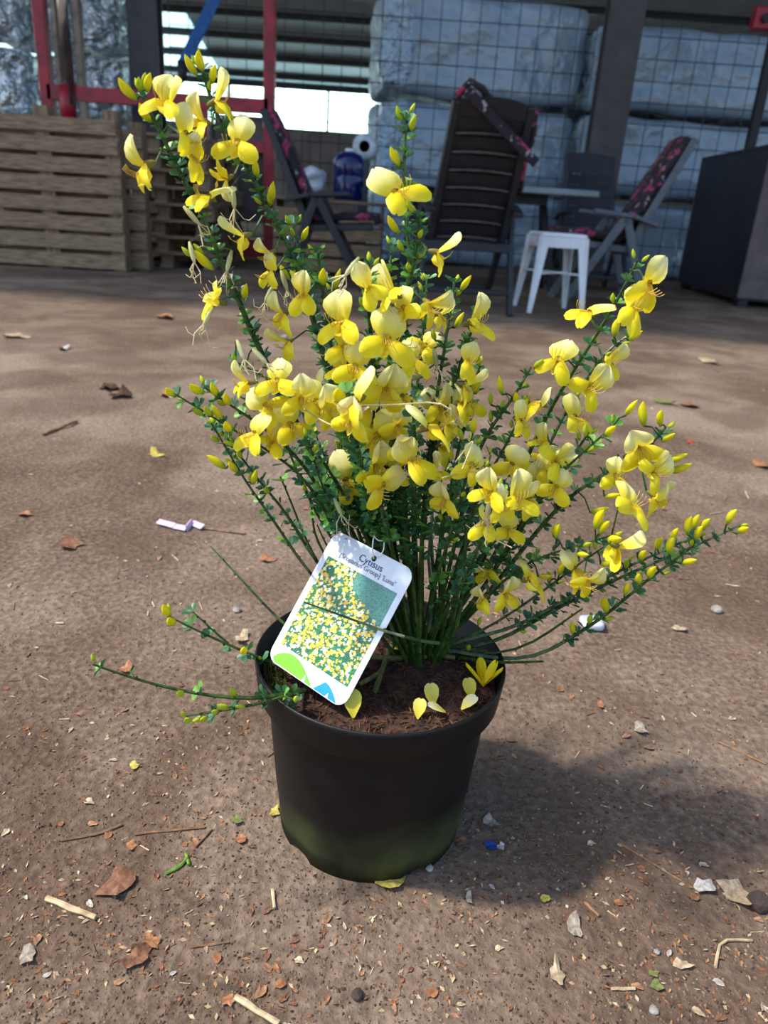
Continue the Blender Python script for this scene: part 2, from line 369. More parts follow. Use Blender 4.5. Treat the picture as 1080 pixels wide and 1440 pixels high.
# ------------------------------------------------------------------ pallets
def pallet_upright(loc, rz, W, Hh, nb, label, depth=.14):
    t = thing('wood_pallet', loc, label, 'pallet', 'wooden pallets', rz); bh = Hh/nb
    for k in range(nb):
        z = .015+k*bh; h = bh-.022-random.uniform(0, .012)
        bevel(ob('board', MB().box((-W/2, -depth/2, z), (W/2+random.uniform(-.012, .012), -depth/2+.022, z+h)).mesh('board', M['wood']), t), .003, 1)
    for xx in (-W/2+.05, 0, W/2-.05):
        ob('stringer', MB().box((xx-.05, -depth/2+.022, 0), (xx+.05, depth/2-.022, Hh+.045)).mesh('stringer', M['wood_v']), t)
    for k in range(5):
        z = .02+k*Hh/5; ob('back_board', MB().box((-W/2, depth/2-.022, z), (W/2, depth/2, z+.1)).mesh('board', M['wood']), t)
pl = gnd(176, 384); ptop = atY(176, 166, pl[1])[2]
W1 = 1.05
pallet_upright((pl[0]-W1/2, pl[1]+.07, 0), math.radians(2), W1, ptop, 8, 'weathered wooden pallet standing upright at the left edge')
pallet_upright((pl[0]-W1/2+.1, pl[1]+.28, 0), math.radians(1), W1, ptop-.05, 7, 'wooden pallet standing right behind the front upright pallet')
def pallet_flat(x, y, z, rz, label):
    t = thing('wood_pallet', (x, y, z), label, 'pallet', 'wooden pallets', rz)
    for xx in (-.35, 0, .35):
        for yy in (-.5, 0, .5): ob('block', MB().box((xx-.05, yy-.07, .02), (xx+.05, yy+.07, .1)).mesh('block', M['wood_v']), t)
        ob('skid', MB().box((xx-.05, -.6, 0), (xx+.05, .6, .02)).mesh('skid', M['wood']), t)
    for k in range(7): y_ = -.55+k*.183; ob('deck_board', MB().box((-.4, y_-.06, .1), (.4, y_+.06, .122)).mesh('deck', M['wood']), t)
p2 = gnd(215, 383)
lv = ['lowest', 'second', 'third', 'fourth', 'fifth', 'sixth', 'seventh', 'topmost']
for k in range(8): pallet_flat(p2[0]-.08+random.uniform(-.03, .03), p2[1]+1.1, k*.123, random.uniform(-.03, .03), 'wooden pallet lying flat behind the upright one, %s of the stack' % lv[k])

# ------------------------------------------------------------------ red machine
RY = 7.75
def pz(x, y, Y=RY): return atY(x, y, Y)
t = thing('red_machine', (pz(220, 200)[0], RY, 0), 'red steel lifting machine with mast and chrome ram behind pallets', 'machine')
bx, by = t.location.x, RY
def rbar(name, a, b, w, h, mat='red', side=(0, 1, 0), Y=RY):
    A = atY(a[0], a[1], Y); B = atY(b[0], b[1], Y); o_ = np.array([bx, by, 0])
    bevel(ob(name, MB().bar(A-o_, B-o_, h, w, side).mesh(name, M[mat]), t), .006, 1)
xa = pz(70, 140); xc = pz(378, 158)
def vpost(name, px, py0, ztop, zbot, w, d, mat, Y=RY):
    X = atY(px, py0, Y)[0]
    bevel(ob(name, MB().box((X-w/2-bx, Y-d/2-by, zbot), (X+w/2-bx, Y+d/2-by, ztop)).mesh(name, M[mat]), t), .008, 1)
vpost('mast_post', 68, 140, 3.2, 0, .11, .1, 'red'); vpost('frame_post', 379, 150, 3.2, 0, .1, .1, 'red')
vpost('mast_rail', 84, 100, 3.2, .9, .05, .08, 'rail'); vpost('mast_rail', 114, 100, 3.2, .9, .07, .08, 'rail')
zc = pz(120, 133)[2]
Xr = pz(99, 100)[0]-bx
ob('hydraulic_ram', MB().tube([(Xr, -.05, zc-.1), (Xr, -.05, 3.2)], .05, 16).mesh('ram', M['chrome'], True), t)
ob('ram_sleeve', MB().tube([(Xr-.03, -.04, zc-.25), (Xr-.03, -.04, zc+.06)], .07, 14).mesh('sleeve', M['red'], True), t)
ob('crossbar', MB().box((xa[0]-bx, -.05, zc-.06), (xc[0]-bx, .05, zc+.06)).mesh('crossbar', M['red']), t)
zl = pz(360, 207)[2]
ob('lower_crossbar', MB().box((pz(287, 200)[0]-bx, -.04, zl-.045), (xc[0]-bx, .04, zl+.045)).mesh('bar', M['red']), t)
vpost('strut', 287, 200, zc, .1, .08, .08, 'red')
ob('base_beam', MB().box((xa[0]-bx, -.06, .02), (xc[0]-bx+.1, .06, .2)).mesh('base', M['red']), t)
ob('guard_panel', MB().box((pz(300, 200)[0]-bx, .06, .35), (pz(368, 200)[0]-bx, .08, zc-.08)).mesh('panel', M['sidepanel']), t)
for a, b in (((270, 160), (345, 330)), ((300, 150), (290, 300))):
    A = pz(*a)-np.array([bx, by, 0]); B = pz(*b)-np.array([bx, by, 0]); mid = (A+B)/2+np.array([.08, -.1, -.1])
    ob('hose', MB().tube([A+np.array([0, -.08, 0]), mid, B+np.array([0, -.08, 0])], .015, 6).mesh('hose', M['black'], True), t)
# blue strap
A = atY(320, -40, 7.5); B = atY(257, 92, 7.5)
t2 = thing('lifting_strap', B, 'blue lifting strap hanging at a slant with black hook', 'strap')
ob('webbing', MB().bar(A-B, (0, 0, 0), .012, .1, (0, 1, 0)).mesh('webbing', M['strap_blue']), t2)
ob('hook', MB().tube([(0, 0, .03), (-.01, 0, -.1), (-.08, 0, -.16), (-.13, 0, -.1)], [.05, .04, .03, .02], 8).mesh('hook', M['black'], True), t2)
A = atY(1072, 28, 8.1)
t3 = thing('red_bracket', A, 'red metal bracket at the upper right edge of the mesh', 'bracket')
bevel(ob('bracket_body', MB().box((-.09, -.06, -.09), (.25, .06, .1)).mesh('bracket', M['red']), t3), .02)
ob('bracket_bolt', MB().tube([(0, -.1, 0), (0, -.05, 0)], .04, 8).mesh('bolt', M['black']), t3)
ob('bracket_post', MB().box((.12, .0, -A[2]), (.2, .08, 2.6-A[2]+.3)).mesh('post', M['black']), t3)

# ------------------------------------------------------------------ garden furniture
def chair(loc, rz, label, mat='greyframe', cushion=True, strap=False):
    t = thing('garden_chair', loc, label, 'chair', 'high-backed folding garden chairs', rz); m = M[mat]
    def part(n, mb, mt=m, bv=.006): return bevel(ob(n, mb.mesh(n, mt), t), bv, 2)
    bt, bb = Vector((0, -.43, 1.11)), Vector((0, -.10, .40)); ax = (bt-bb)
    for s in (-1, 1):
        part('back_rail', MB().bar(bb+Vector((s*.225, 0, -.02)), bt+Vector((s*.205, 0, 0)), .04, .05))
        part('front_leg', MB().bar((s*.275, -.05, .6), (s*.275, .30, .0), .03, .055))
        part('rear_leg', MB().bar((s*.275, -.06, .6), (s*.275, -.28, .0), .03, .055))
        a = MB(); a.bar((s*.275, .17, .635), (s*.275, -.10, .615), .06, .028); a.bar((s*.275, -.10, .615), (s*.26, -.27, .57), .06, .028)
        part('armrest', a)
        part('seat_rail', MB().bar((s*.22, -.10, .40), (s*.22, .34, .43), .03, .045))
    part('stretcher', MB().bar((-.275, -.235, .13), (.275, -.235, .13), .03, .03, (0, 0, 1)))
    part('stretcher', MB().bar((-.275, .24, .12), (.275, .24, .12), .03, .03, (0, 0, 1)))
    part('stretcher', MB().bar((-.275, -.14, .38), (.275, -.14, .38), .05, .05, (0, 0, 1)))
    n = ax.normalized().cross(Vector((1, 0, 0)))
    for k in range(7):                                             # wide curved back slats
        f0 = .03+k*.125; f1 = f0+.118; mb = MB(); xs_ = np.linspace(-.2, .2, 7)
        vv, ff = [], []
        for x in xs_:
            bow = -.02*(1-(x/.2)**2)
            for f, dep in ((f0, 0), (f1, .012 if k < 6 else 0), (f1, .026), (f0, .014)):
                p = bb+ax*f+Vector((x, 0, 0))+Vector((0, bow-dep+.02, 0)); vv.append(p)
        for i in range(6):
            for q in range(4): ff.append((i*4+q, i*4+(q+1) % 4, (i+1)*4+(q+1) % 4, (i+1)*4+q))
        ff += [(0, 1, 2, 3), (27, 26, 25, 24)]
        ob('back_slat', mb.add(vv, ff).mesh('slat', m), t)
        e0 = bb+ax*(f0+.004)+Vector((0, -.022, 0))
        ob('lit_slat_edge', MB().tube([e0+Vector((x, -.02*(1-(x/.2)**2), .01*(1-(x/.2)**2))) for x in np.linspace(-.185, .185, 7)], .006, 5).mesh('edge', M['edge'], True), t)  # added thin paler bar standing in for light catching the slat edge
    # rounded head board
    vv, ff = [], []
    for x in np.linspace(-.225, .225, 9):
        tz = .99+.045*(1-(x/.225)**2)
        for f, dep in ((.9, 0), (tz, 0), (tz, .03), (.9, .03)): vv.append(bb+ax*f+Vector((x, -dep+.02-.02*(1-(x/.225)**2), 0)))
    for i in range(8):
        for q in range(4): ff.append((i*4+q, i*4+(q+1) % 4, (i+1)*4+(q+1) % 4, (i+1)*4+q))
    ff += [(0, 1, 2, 3), (35, 34, 33, 32)]
    ob('head_board', MB().add(vv, ff).mesh('head', m), t)
    for k in range(5): part('seat_slat', MB().bar((-.21, -.06+k*.09, .415+k*.006), (.21, -.06+k*.09, .415+k*.006), .02, .075, (0, 0, 1)))
    if cushion:
        c = MB(); vv, ff = [], []
        path = [(bt+Vector((0, .03, .0))), bb+ax*.7+Vector((0, .055, 0)), bb+ax*.35+Vector((0, .06, 0)), bb+Vector((0, .06, .05)), Vector((0, .12, .485)), Vector((0, .36, .49)), Vector((0, .37, .45))]
        for i, p in enumerate(path):
            for x in np.linspace(-.215, .215, 7):
                pf = .012*math.cos(x*7)+.006*noise.noise((x*9, i, 2)); vv.append(p+Vector((x, pf, pf)))
        nn = 7
        for i in range(len(path)-1):
            for j in range(nn-1): ff.append((i*nn+j, i*nn+j+1, (i+1)*nn+j+1, (i+1)*nn+j))
        co = ob('cushion', c.add(vv, ff).mesh('cushion', M['cushion'], True), t); so_ = co.modifiers.new('thick', 'SOLIDIFY'); so_.thickness = .05; so_.offset = 0
    if strap:
        ob('cushion_strap', MB().bar((-.17, -.49, 1.15), (.27, -.43, .84), .05, .015, (0, 0, 1)).mesh('strap', M['cushion']), t)
        ob('cushion_tie', MB().tube([(-.2, -.4, 1.13), (-.14, -.44, 1.2), (-.08, -.45, 1.17), (-.02, -.42, 1.12)], .02, 6).mesh('tie', M['cushion'], True), t)
        ob('cushion_edge', MB().tube([(.24, -.36, 1.1), (.27, -.3, .98), (.24, -.26, .85), (.27, -.2, .7)], [.03, .025, .035, .02], 7).mesh('edge', M['cushion'], True), t)
    return t
chair((.36, 4.90, 0), math.radians(10), 'dark high-backed garden chair seen from behind, strap across its back', 'anthracite', True, True)
chair((1.46, 5.76, 0), math.radians(88), 'grey reclining garden chair with printed cushion beside the dark cabinet', 'greyframe')
chair((-.56, 5.8, 0), math.radians(-88), 'dark grey reclining garden chair facing right near the bright window', 'anthracite')
chair((1.66, 7.05, 0), math.radians(184), 'dark garden chair behind the table in front of the column', 'anthracite', False)
# table
t = thing('garden_table', (.6, 6.5, 0), 'dark garden table with glossy top behind the centre chair', 'table')
bevel(ob('table_top', MB().box((-.86, -.36, .73), (.86, .36, .78)).mesh('top', M['tabletop']), t), .012, 3)
ob('apron', MB().box((-.5, -.22, .66), (.5, .22, .73)).mesh('apron', M['black']), t)
for s in (-1, 1):
    ob('leg', MB().bar((s*.5, 0, .68), (s*.62, -.28, 0), .05, .05).mesh('leg', M['black']), t)
    ob('leg', MB().bar((s*.5, 0, .68), (s*.62, .28, 0), .05, .05).mesh('leg', M['black']), t)
# stool
t = thing('metal_stool', (.99, 5.13, 0), 'white metal stool with splayed legs beside the centre chair', 'stool', rz=math.radians(7))
bevel(ob('seat', MB().box((-.15, -.15, .455), (.15, .15, .485)).mesh('seat', M['stool']), t), .02, 3)
for s in (-1, 1):
    ob('skirt', MB().box((-.14, s*.145-.004, .40), (.14, s*.145+.004, .46)).mesh('skirt', M['stool']), t)
    ob('skirt', MB().box((s*.145-.004, -.14, .40), (s*.145+.004, .14, .46)).mesh('skirt', M['stool']), t)
    for q in (-1, 1):
        l = MB(); l.bar((s*.125, q*.145, .46), (s*.175, q*.18, 0), .07, .006, (1, 0, 0), .028, .006); l.bar((s*.145, q*.125, .46), (s*.18, q*.175, 0), .006, .07, (1, 0, 0), .006, .028)
        ob('leg', l.mesh('leg', M['stool']), t)
ob('brace', MB().bar((-.16, -.16, .24), (.16, .16, .24), .012, .004, (0, 0, 1)).mesh('brace', M['stool']), t)
ob('brace', MB().bar((-.16, .16, .245), (.16, -.16, .245), .012, .004, (0, 0, 1)).mesh('brace', M['stool']), t)
# cabinet
A = gnd(1034, 431); B = gnd(951, 404); dv = Vector((B-A)); L = dv.length; rzc = math.atan2(dv.y, dv.x)-math.pi/2
t = thing('storage_cabinet', (A[0], A[1], 0), 'large black box cabinet with grey-brown side at the right edge', 'cabinet', rz=rzc)
Hc = 1.17
bevel(ob('front_panel', MB().box((0, 0.02, .05), (.03, L, Hc)).mesh('front', M['blackpanel']), t), .006, 1)
ob('side_panel', MB().box((.0, 0, .07), (1.0, .02, Hc)).mesh('side', M['sidepanel']), t)
ob('back_panel', MB().box((.0, L, .05), (1.0, L+.02, Hc)).mesh('side', M['sidepanel']), t)
ob('far_side_panel', MB().box((.97, .02, .05), (1.0, L, Hc)).mesh('front', M['blackpanel']), t)
ob('top_panel', MB().box((0, 0, Hc), (1.0, L+.02, Hc+.025)).mesh('top', M['blackpanel']), t)
ob('bottom_panel', MB().box((.03, .02, .05), (.97, L, .08)).mesh('bottom', M['blackpanel']), t)
for xx in (.06, .9):
    for yy in (.06, L-.1): ob('foot', MB().box((xx-.04, yy-.04, 0), (xx+.04, yy+.04, .05)).mesh('foot', M['black']), t)
# blue water jug on a crate, bags of film
J = atY(490, 268, 6.75); 
t = thing('wood_crate', (J[0]-.15, 6.85, 0), 'low wooden crate under the blue jug behind the left chair', 'crate')
zc_ = J[2]-.08
for k in range(4):
    z = .03+k*(zc_-.08)/4
    ob('crate_slat', MB().box((-.45, -.25, z), (.45, -.23, z+.1)).mesh('slat', M['wood']), t); ob('crate_slat', MB().box((-.45, .23, z), (.45, .25, z+.1)).mesh('slat', M['wood']), t)
for s in (-1, 1): ob('crate_end', MB().box((s*.44-.01, -.23, 0), (s*.44+.01, .23, zc_-.02)).mesh('end', M['wood_v']), t)
ob('crate_lid', MB().box((-.46, -.26, zc_-.02), (.46, .26, zc_)).mesh('lid', M['wood']), t)
t = thing('water_jug', (J[0], 6.72, zc_), 'blue plastic water jug standing behind the left chair', 'jug')
jh = atY(490, 213, 6.72)[2]-zc_
ob('bottle', MB().lathe([(.001, .005), (.115, .005), (.125, .03), (.125, jh*.45), (.118, jh*.5), (.125, jh*.55), (.125, jh*.8), (.1, jh*.93), (.04, jh), (.001, jh)], 28).mesh('jug', M['jug'], True), t)
ob('cap', MB().lathe([(.001, jh-.002), (.036, jh-.002), (.036, jh+.02), (.001, jh+.02)], 14).mesh('cap', M['stool'], True), t)
for k, (px, py, sz) in enumerate(((440, 262, .2),)):
    p = atY(px, py, 6.75)
    t = thing('plastic_bundle', (p[0]-.06, 6.8, zc_+.05), ['crumpled clear plastic bundle left of the blue jug', 'crumpled clear plastic bundle right of the blue jug'][k], 'plastic bundle', 'plastic bundles on the crate')
    finish(ob('crumpled_film', bale_mesh(.26, .28, .16, 300+k, .05, .04, 14, 4).mesh('bundle', M['plastic']), t, (0, 0, .09)))
p = atY(514, 208, 7.8)
t = thing('film_roll', (p[0], 7.8, 0), 'white film roll with dark core on a trestle beside the blue jug', 'roll')
ob('roll', MB().lathe([(.05, -.2), (.11, -.2), (.11, .2), (.05, .2)], 24).mesh('roll', M['plastic'], True), t, (0, 0, p[2]), (math.radians(90), 0, 0))
ob('core', MB().lathe([(.001, -.19), (.05, -.19), (.05, .2)], 16).mesh('core', M['black'], True), t, (0, 0, p[2]), (math.radians(90), 0, 0))
for s in (-1, 1): ob('trestle', MB().box((-.04, s*.15-.03, 0), (.04, s*.15+.03, p[2]-.11)).mesh('trestle', M['steel']), t)

# ------------------------------------------------------------------ pot
PX, PY, PH = .006, .592, .186
pot = thing('plant_pot', (PX, PY, 0), 'round black plastic pot with green algae around its base', 'pot')
NS = 72
body = MB(); prof = [(.001, .012), (.084, .012), (.0905, .006), (.092, .022), (.096, .06), (.100, .11), (.1035, .155), (.104, .158), (.101, .160), (.099, .15), (.092, .06), (.087, .02), (.001, .02)]
body.lathe(prof, NS)
for i, (x, y, z) in enumerate(body.v):                             # scalloped drainage foot
    if abs(z-.006) < 1e-6:
        a = math.atan2(y, x); body.v[i] = (x, y, .007 if math.sin(a*5+.6) > .8 else .0)
ob('pot_body', body.mesh('pot_body', M['pot'], True), pot)
rim = MB().lathe([(.1035, .152), (.1085, .153), (.1125, .157), (.1150, .181), (.1156, .1855), (.1140, .187), (.1125, .1855), (.1095, .16), (.1010, .157)], NS)
ob('pot_rim', rim.mesh('pot_rim', M['pot'], True), pot)
# soil
SZ = .166
def soilz(x, y):
    d = math.hypot(x-PX, y-PY)
    return SZ+.006*noise.noise((x*20, y*20, 1))+.004*noise.noise((x*60, y*60, 2))+.006*max(0, 1-math.hypot(x-.05, y-.62)/.06)-.003*(d/.1)
s = MB(); nr, na = 26, 72; s.v.append((PX, PY, soilz(PX, PY)))
for i in range(1, nr+1):
    for j in range(na):
        r = .1085*i/nr; x = PX+r*math.cos(2*math.pi*j/na); y = PY+r*math.sin(2*math.pi*j/na); s.v.append((x, y, soilz(x, y)+random.uniform(-.0012, .0012)))
for j in range(na): s.f.append((0, 1+j, 1+(j+1) % na))
for i in range(nr-1):
    for j in range(na): s.f.append((1+i*na+j, 1+(i+1)*na+j, 1+(i+1)*na+(j+1) % na, 1+i*na+(j+1) % na))
soil = tag(ob('potting_soil', s.mesh('soil', M['soil'])), 'dark brown fibrous potting soil filling the black pot', 'soil', kind='stuff')
fb = MB()
for k in range(1500):
    r = .105*math.sqrt(random.random()); a = random.uniform(0, 6.283); x = PX+r*math.cos(a); y = PY+r*math.sin(a); z = soilz(x, y)
    th = random.uniform(0, 6.283); l = random.uniform(.003, .012); d = Vector((math.cos(th), math.sin(th), random.uniform(-.1, .5)))*l
    p = Vector((x, y, z)); fb.tube([p-d*.5, p+Vector((0, 0, l*.25)), p+d*.5], random.choice((.0003, .0004, .0007)), 3, cap=False)
tag(ob('soil_fibre', fb.mesh('fibres', M['fibre']), soil), kind='stuff')
ms = MB()
for k in range(170):
    a = math.radians(random.uniform(150, 205)); r = random.uniform(.088, .106); x = PX+r*math.cos(a); y = PY+r*math.sin(a)
    p = Vector((x, y, soilz(x, y))); ms.tube([p, p+Vector((random.uniform(-.003, .003), random.uniform(-.003, .003), random.uniform(.004, .012)))], [.0011, .0004], 4)
tag(ob('moss_tuft', ms.mesh('moss', M['moss']), soil), kind='stuff')

# ------------------------------------------------------------------ shrub
CR = np.array([.045, .622, .168])
shrub = thing('broom_shrub', tuple(CR), 'flowering broom shrub with yellow and cream pea flowers in the pot', 'shrub')
BASE = Vector(CR)
def spline(P, n):
    P = [Vector(p) for p in P]; out = []
    Q = [P[0]*2-P[1]]+P+[P[-1]*2-P[-2]]; seg = len(P)-1
    for k in range(n):
        u = k/(n-1)*seg; i = min(int(u), seg-1); f = u-i; a, b, c, d = Q[i:i+4]
        out.append(.5*((2*b)+(c-a)*f+(2*a-5*b+4*c-d)*f*f+(3*b-a-3*c+d)*f**3))
    return out
STEMS = []   # dicts: pts(list Vector), rad, leaf start fraction
def stem(px, yt, r0=.0021, leaf=.35, yb=None, base=True, flat=None):
    """px from tip to base, in pixels; yt = distance of the tip"""
    px = px[::-1]; d = [0]
    for a, b in zip(px, px[1:]): d.append(d[-1]+math.hypot(b[0]-a[0], b[1]-a[1]))
    yb = CR[1]+random.uniform(-.03, .03) if yb is None else yb
    pts = [atY(x, y, yb+(yt-yb)*(dd/d[-1])**1.1) for (x, y), dd in zip(px, d)]
    if base:
        bx_ = CR[0]+(pts[0][0]-CR[0])*.35+random.uniform(-.006, .006); by_ = CR[1]+(pts[0][1]-CR[1])*.5+random.uniform(-.006, .006)
        pts = [np.array([bx_, by_, soilz(bx_, by_)-.004])]+pts
    L = sum((Vector(b)-Vector(a)).length for a, b in zip(pts, pts[1:]))
    n = max(8, int(L/.014)); P = spline(pts, n)
    STEMS.append(dict(p=P, r=[r0*(1-.62*(k/(n-1))) for k in range(n)], leaf=leaf, L=L, extra=[]))
    return STEMS[-1]
S = stem
S([(200,128),(202,140),(240,215),(266,268),(291,315),(313,374),(335,418),(352,465),(400,560),(445,650),(500,760),(556,865)], .57, .0026, .2)
S([(283,92),(296,140),(310,171),(324,202),(347,232),(363,265),(385,310),(405,343),(422,388),(437,440),(462,520),(492,620),(530,740),(566,870)], .60, .0026, .2)
S([(246,554),(302,588),(352,619),(389,641),(413,660),(437,684),(461,725),(480,765),(520,830),(555,880)], .54, .0021, .35)
S([(286,544),(321,568),(355,590),(400,625),(435,665),(480,740),(555,870)], .56, .0021, .3)
S([(331,509),(389,539),(437,566),(485,605),(532,690),(570,862)], .55, .0022, .3)
S([(334,556),(369,575),(403,595),(450,640),(510,745),(566,868)], .58, .0019, .35)
S([(297,595),(323,638),(340,669),(364,703),(388,737),(405,762),(440,815),(500,868),(550,895)], .57, .0019, .5)
S([(304,595),(335,638),(369,682),(396,713),(420,749),(450,800),(520,872)], .60, .0019, .45)
S([(394,670),(412,712),(430,760),(470,830),(540,880)], .64, .0018, .9)
S([(436,691),(440,730),(444,762),(490,830),(545,880)], .65, .0018, .95)
S([(446,738),(470,790),(520,850),(552,885)], .63, .0017, .95)
S([(397,612),(425,680),(452,735),(500,805),(560,880)], .63, .0019, .6)
S([(420,560),(440,630),(470,720),(520,820),(562,880)], .66, .0019, .5)
S([(571,158),(569,200),(568,250),(570,300),(576,350),(575,400),(568,470),(562,600),(568,750),(583,872)], .60, .0026, .15)
S([(590,300),(586,345),(572,420),(560,500),(556,620),(565,760),(582,875)], .57, .0024, .2)
S([(520,372),(518,410),(520,450),(530,560),(545,700),(572,872)], .55, .0024, .2)
S([(553,345),(545,400),(548,500),(556,620),(575,780),(586,880)], .63, .0022, .25)
S([(639,396),(633,440),(617,540),(602,650),(592,780),(590,878)], .64, .0022, .25)
S([(673,443),(661,470),(646,517),(631,564),(607,633),(596,707),(592,800),(594,880)], .60, .0023, .3)
S([(675,514),(667,541),(655,597),(643,636),(631,707),(612,800),(600,880)], .62, .0021, .3)
S([(413,315),(425,380),(440,450),(465,540),(500,650),(545,790),(572,872)], .63, .0024, .2)
S([(447,356),(455,420),(472,520),(510,660),(550,800),(574,876)], .58, .0022, .25)
S([(486,553),(497,600),(508,650),(524,740),(560,868)], .50, .0022, .25)
S([(470,398),(475,450),(490,540),(520,680),(560,830),(578,878)], .66, .0021, .3)
S([(600,395),(595,470),(585,560),(580,700),(585,870)], .67, .0021, .3)
S([(897,366),(878,403),(856,444),(823,495),(797,536),(775,573),(760,603),(735,655),(700,740),(660,830),(618,888)], .60, .0025, .3)
S([(886,470),(860,488),(838,512),(805,560),(775,620),(735,705),(690,790),(640,868),(615,892)], .63, .0019, .5)
S([(747,516),(723,558),(697,592),(671,636),(650,720),(622,840),(608,885)], .60, .0021, .3)
S([(936,601),(915,628),(882,647),(841,671),(808,693),(771,727),(725,785),(665,862),(622,898)], .58, .0024, .3)
S([(860,601),(823,634),(782,671),(745,716),(708,778),(667,849),(628,893)], .55, .0022, .3)
S([(828,608),(801,649),(756,708),(723,760),(660,855),(622,893)], .60, .0021, .3)
S([(800,640),(765,672),(720,735),(675,815),(618,885)], .67, .0019, .3)
S([(1041,738),(993,760),(955,778),(897,800),(853,822),(808,842),(753,872),(704,902),(645,914),(618,905)], .56, .0023, .25)
S([(982,752),(941,771),(897,790),(853,812),(808,836),(755,866),(700,893),(625,902)], .58, .0022, .25)
S([(975,768),(941,793),(901,823),(867,853),(834,878),(790,904),(748,928),(680,926),(615,908)], .55, .0022, .4)
S([(819,856),(786,878),(734,915),(665,922),(612,906)], .56, .0019, .95)
S([(860,753),(801,771),(740,790),(692,832),(642,888),(615,898)], .54, .0020, .3)
S([(853,767),(823,786),(771,826),(697,878),(640,905),(615,903)], .57, .0020, .35)
S([(764,930),(712,932),(660,930),(605,912)], .55, .0021, .95)
S([(690,640),(672,700),(648,780),(612,880)], .66, .0020, .3)
S([(660,655),(640,730),(612,820),(600,880)], .55, .0020, .25)
S([(700,690),(683,740),(655,815),(612,884)], .53, .0019, .3)
S([(236,866),(274,887),(310,901),(345,918),(380,931),(420,944)], .50, .0019, .15, yb=.535, base=False)
S([(271,860),(298,885),(321,905)], .505, .0013, .9, yb=.512, base=False)
S([(130,934),(179,952),(224,965),(268,974),(310,981),(351,983),(387,981),(430,970)], .47, .0018, .1, yb=.515, base=False)
S([(261,1007),(298,1001),(342,995),(387,984),(430,971)], .48, .0017, .1, yb=.512, base=False)
S([(296,768),(327,801),(357,835),(396,876),(420,895)], .62, .0017, .97, yb=.58, base=False)
S([(428,847),(470,862),(540,887),(590,901),(618,905)], .545, .0019, .97, yb=.57, base=False)['over'] = True
# mossy old twigs lying over the soil
for pxs, rr in (([(552,905),(540,936),(528,972)], .0022), ([(505,962),(530,948),(541,935)], .0018), ([(620,893),(580,884),(552,890)], .0025), ([(640,925),(600,920),(560,926),(520,925)], .0025), ([(695,918),(650,915),(590,925)], .0022)):
    P = spline([gnd(x, y, SZ+.007) for x, y in pxs], 8)
    ob('old_twig', MB().tube([p-BASE for p in P], [rr*(1+.2*random.random()) for _ in P], 6, .1).mesh('old_twig', M['oldtwig']), shrub)
# fill the dense heart of the shrub
for k in range(26):
    fx = random.uniform(420, 745); top = 430+abs(fx-560)*.75+random.uniform(0, 210)
    mx = 560+(fx-560)*.55+random.uniform(-12, 12); my = top+(880-top)*.5
    S([(fx, top), ((fx+mx)/2+random.uniform(-8, 8), (top+my)/2), (mx, my), (590+(fx-575)*.34, 866+random.uniform(-5, 14))], random.uniform(.53, .74), random.uniform(.0017, .0022), .5)

# the label leans in front of the stems: push every stem point that would cut it to just behind its plane
LB, LR_, LT = Vector(gnd(375, 925, .1855)), Vector(gnd(482, 998, .1755)), Vector(atY(479, 748, .625))
LN = (LR_-LB).cross(LT-LB).normalized()
if LN.y > 0: LN = -LN
def behind_label(p, gap=.012):
    x, y = proj(p); a = Vector((x-479, y-748)); ux, uy = Vector((111, 67)), Vector((-104, 177)); det = ux.x*uy.y-ux.y*uy.x
    ca = (a.x*uy.y-a.y*uy.x)/det; cb_ = (ux.x*a.y-ux.y*a.x)/det
    if not (-.12 < ca < 1.12 and -.2 < cb_ < 1.1): return p
    c_ = Vector(CAM); d = (p-c_); t_ = (LB-LN*gap-c_).dot(LN)/d.dot(LN)
    return c_+d*t_ if t_ > 1 else p
for s_ in STEMS:
    if s_.get('over'):
        c_ = Vector(CAM); q = []
        for p in s_['p']:
            d = p-c_; t_ = (LB+LN*.005-c_).dot(LN)/d.dot(LN); q.append(c_+d*t_ if t_ < 1 and proj(p)[0] < 580 else p)
        s_['p'] = q; continue
    q = [behind_label(p) for p in s_['p']]
    for it in range(3): q = [q[0]]+[(q[k-1]+q[k]*2+q[k+1])/4 for k in range(1, len(q)-1)]+[q[-1]]
    s_['p'] = [behind_label(p, .006) for p in q]
# samples for attaching
SMP = []
for si, s_ in enumerate(STEMS):
    n = len(s_['p'])
    for k, p in enumerate(s_['p']):
        if k > n*.2: SMP.append((*proj(p), si, k))
SMPA = np.array(SMP)
def nearest(px, py, r=60):
    d = np.hypot(SMPA[:, 0]-px, SMPA[:, 1]-py); idx = np.where(d < r)[0]
    if len(idx) == 0: i = int(d.argmin())
    else:                                                          # prefer a stem that stands nearer the camera
        best = idx[np.argsort(d[idx])[:5]]
        i = int(min(best, key=lambda q: d[q]+400*(STEMS[int(SMPA[q, 2])]['p'][int(SMPA[q, 3])].y-.45)))
    return int(SMPA[i, 2]), int(SMPA[i, 3])

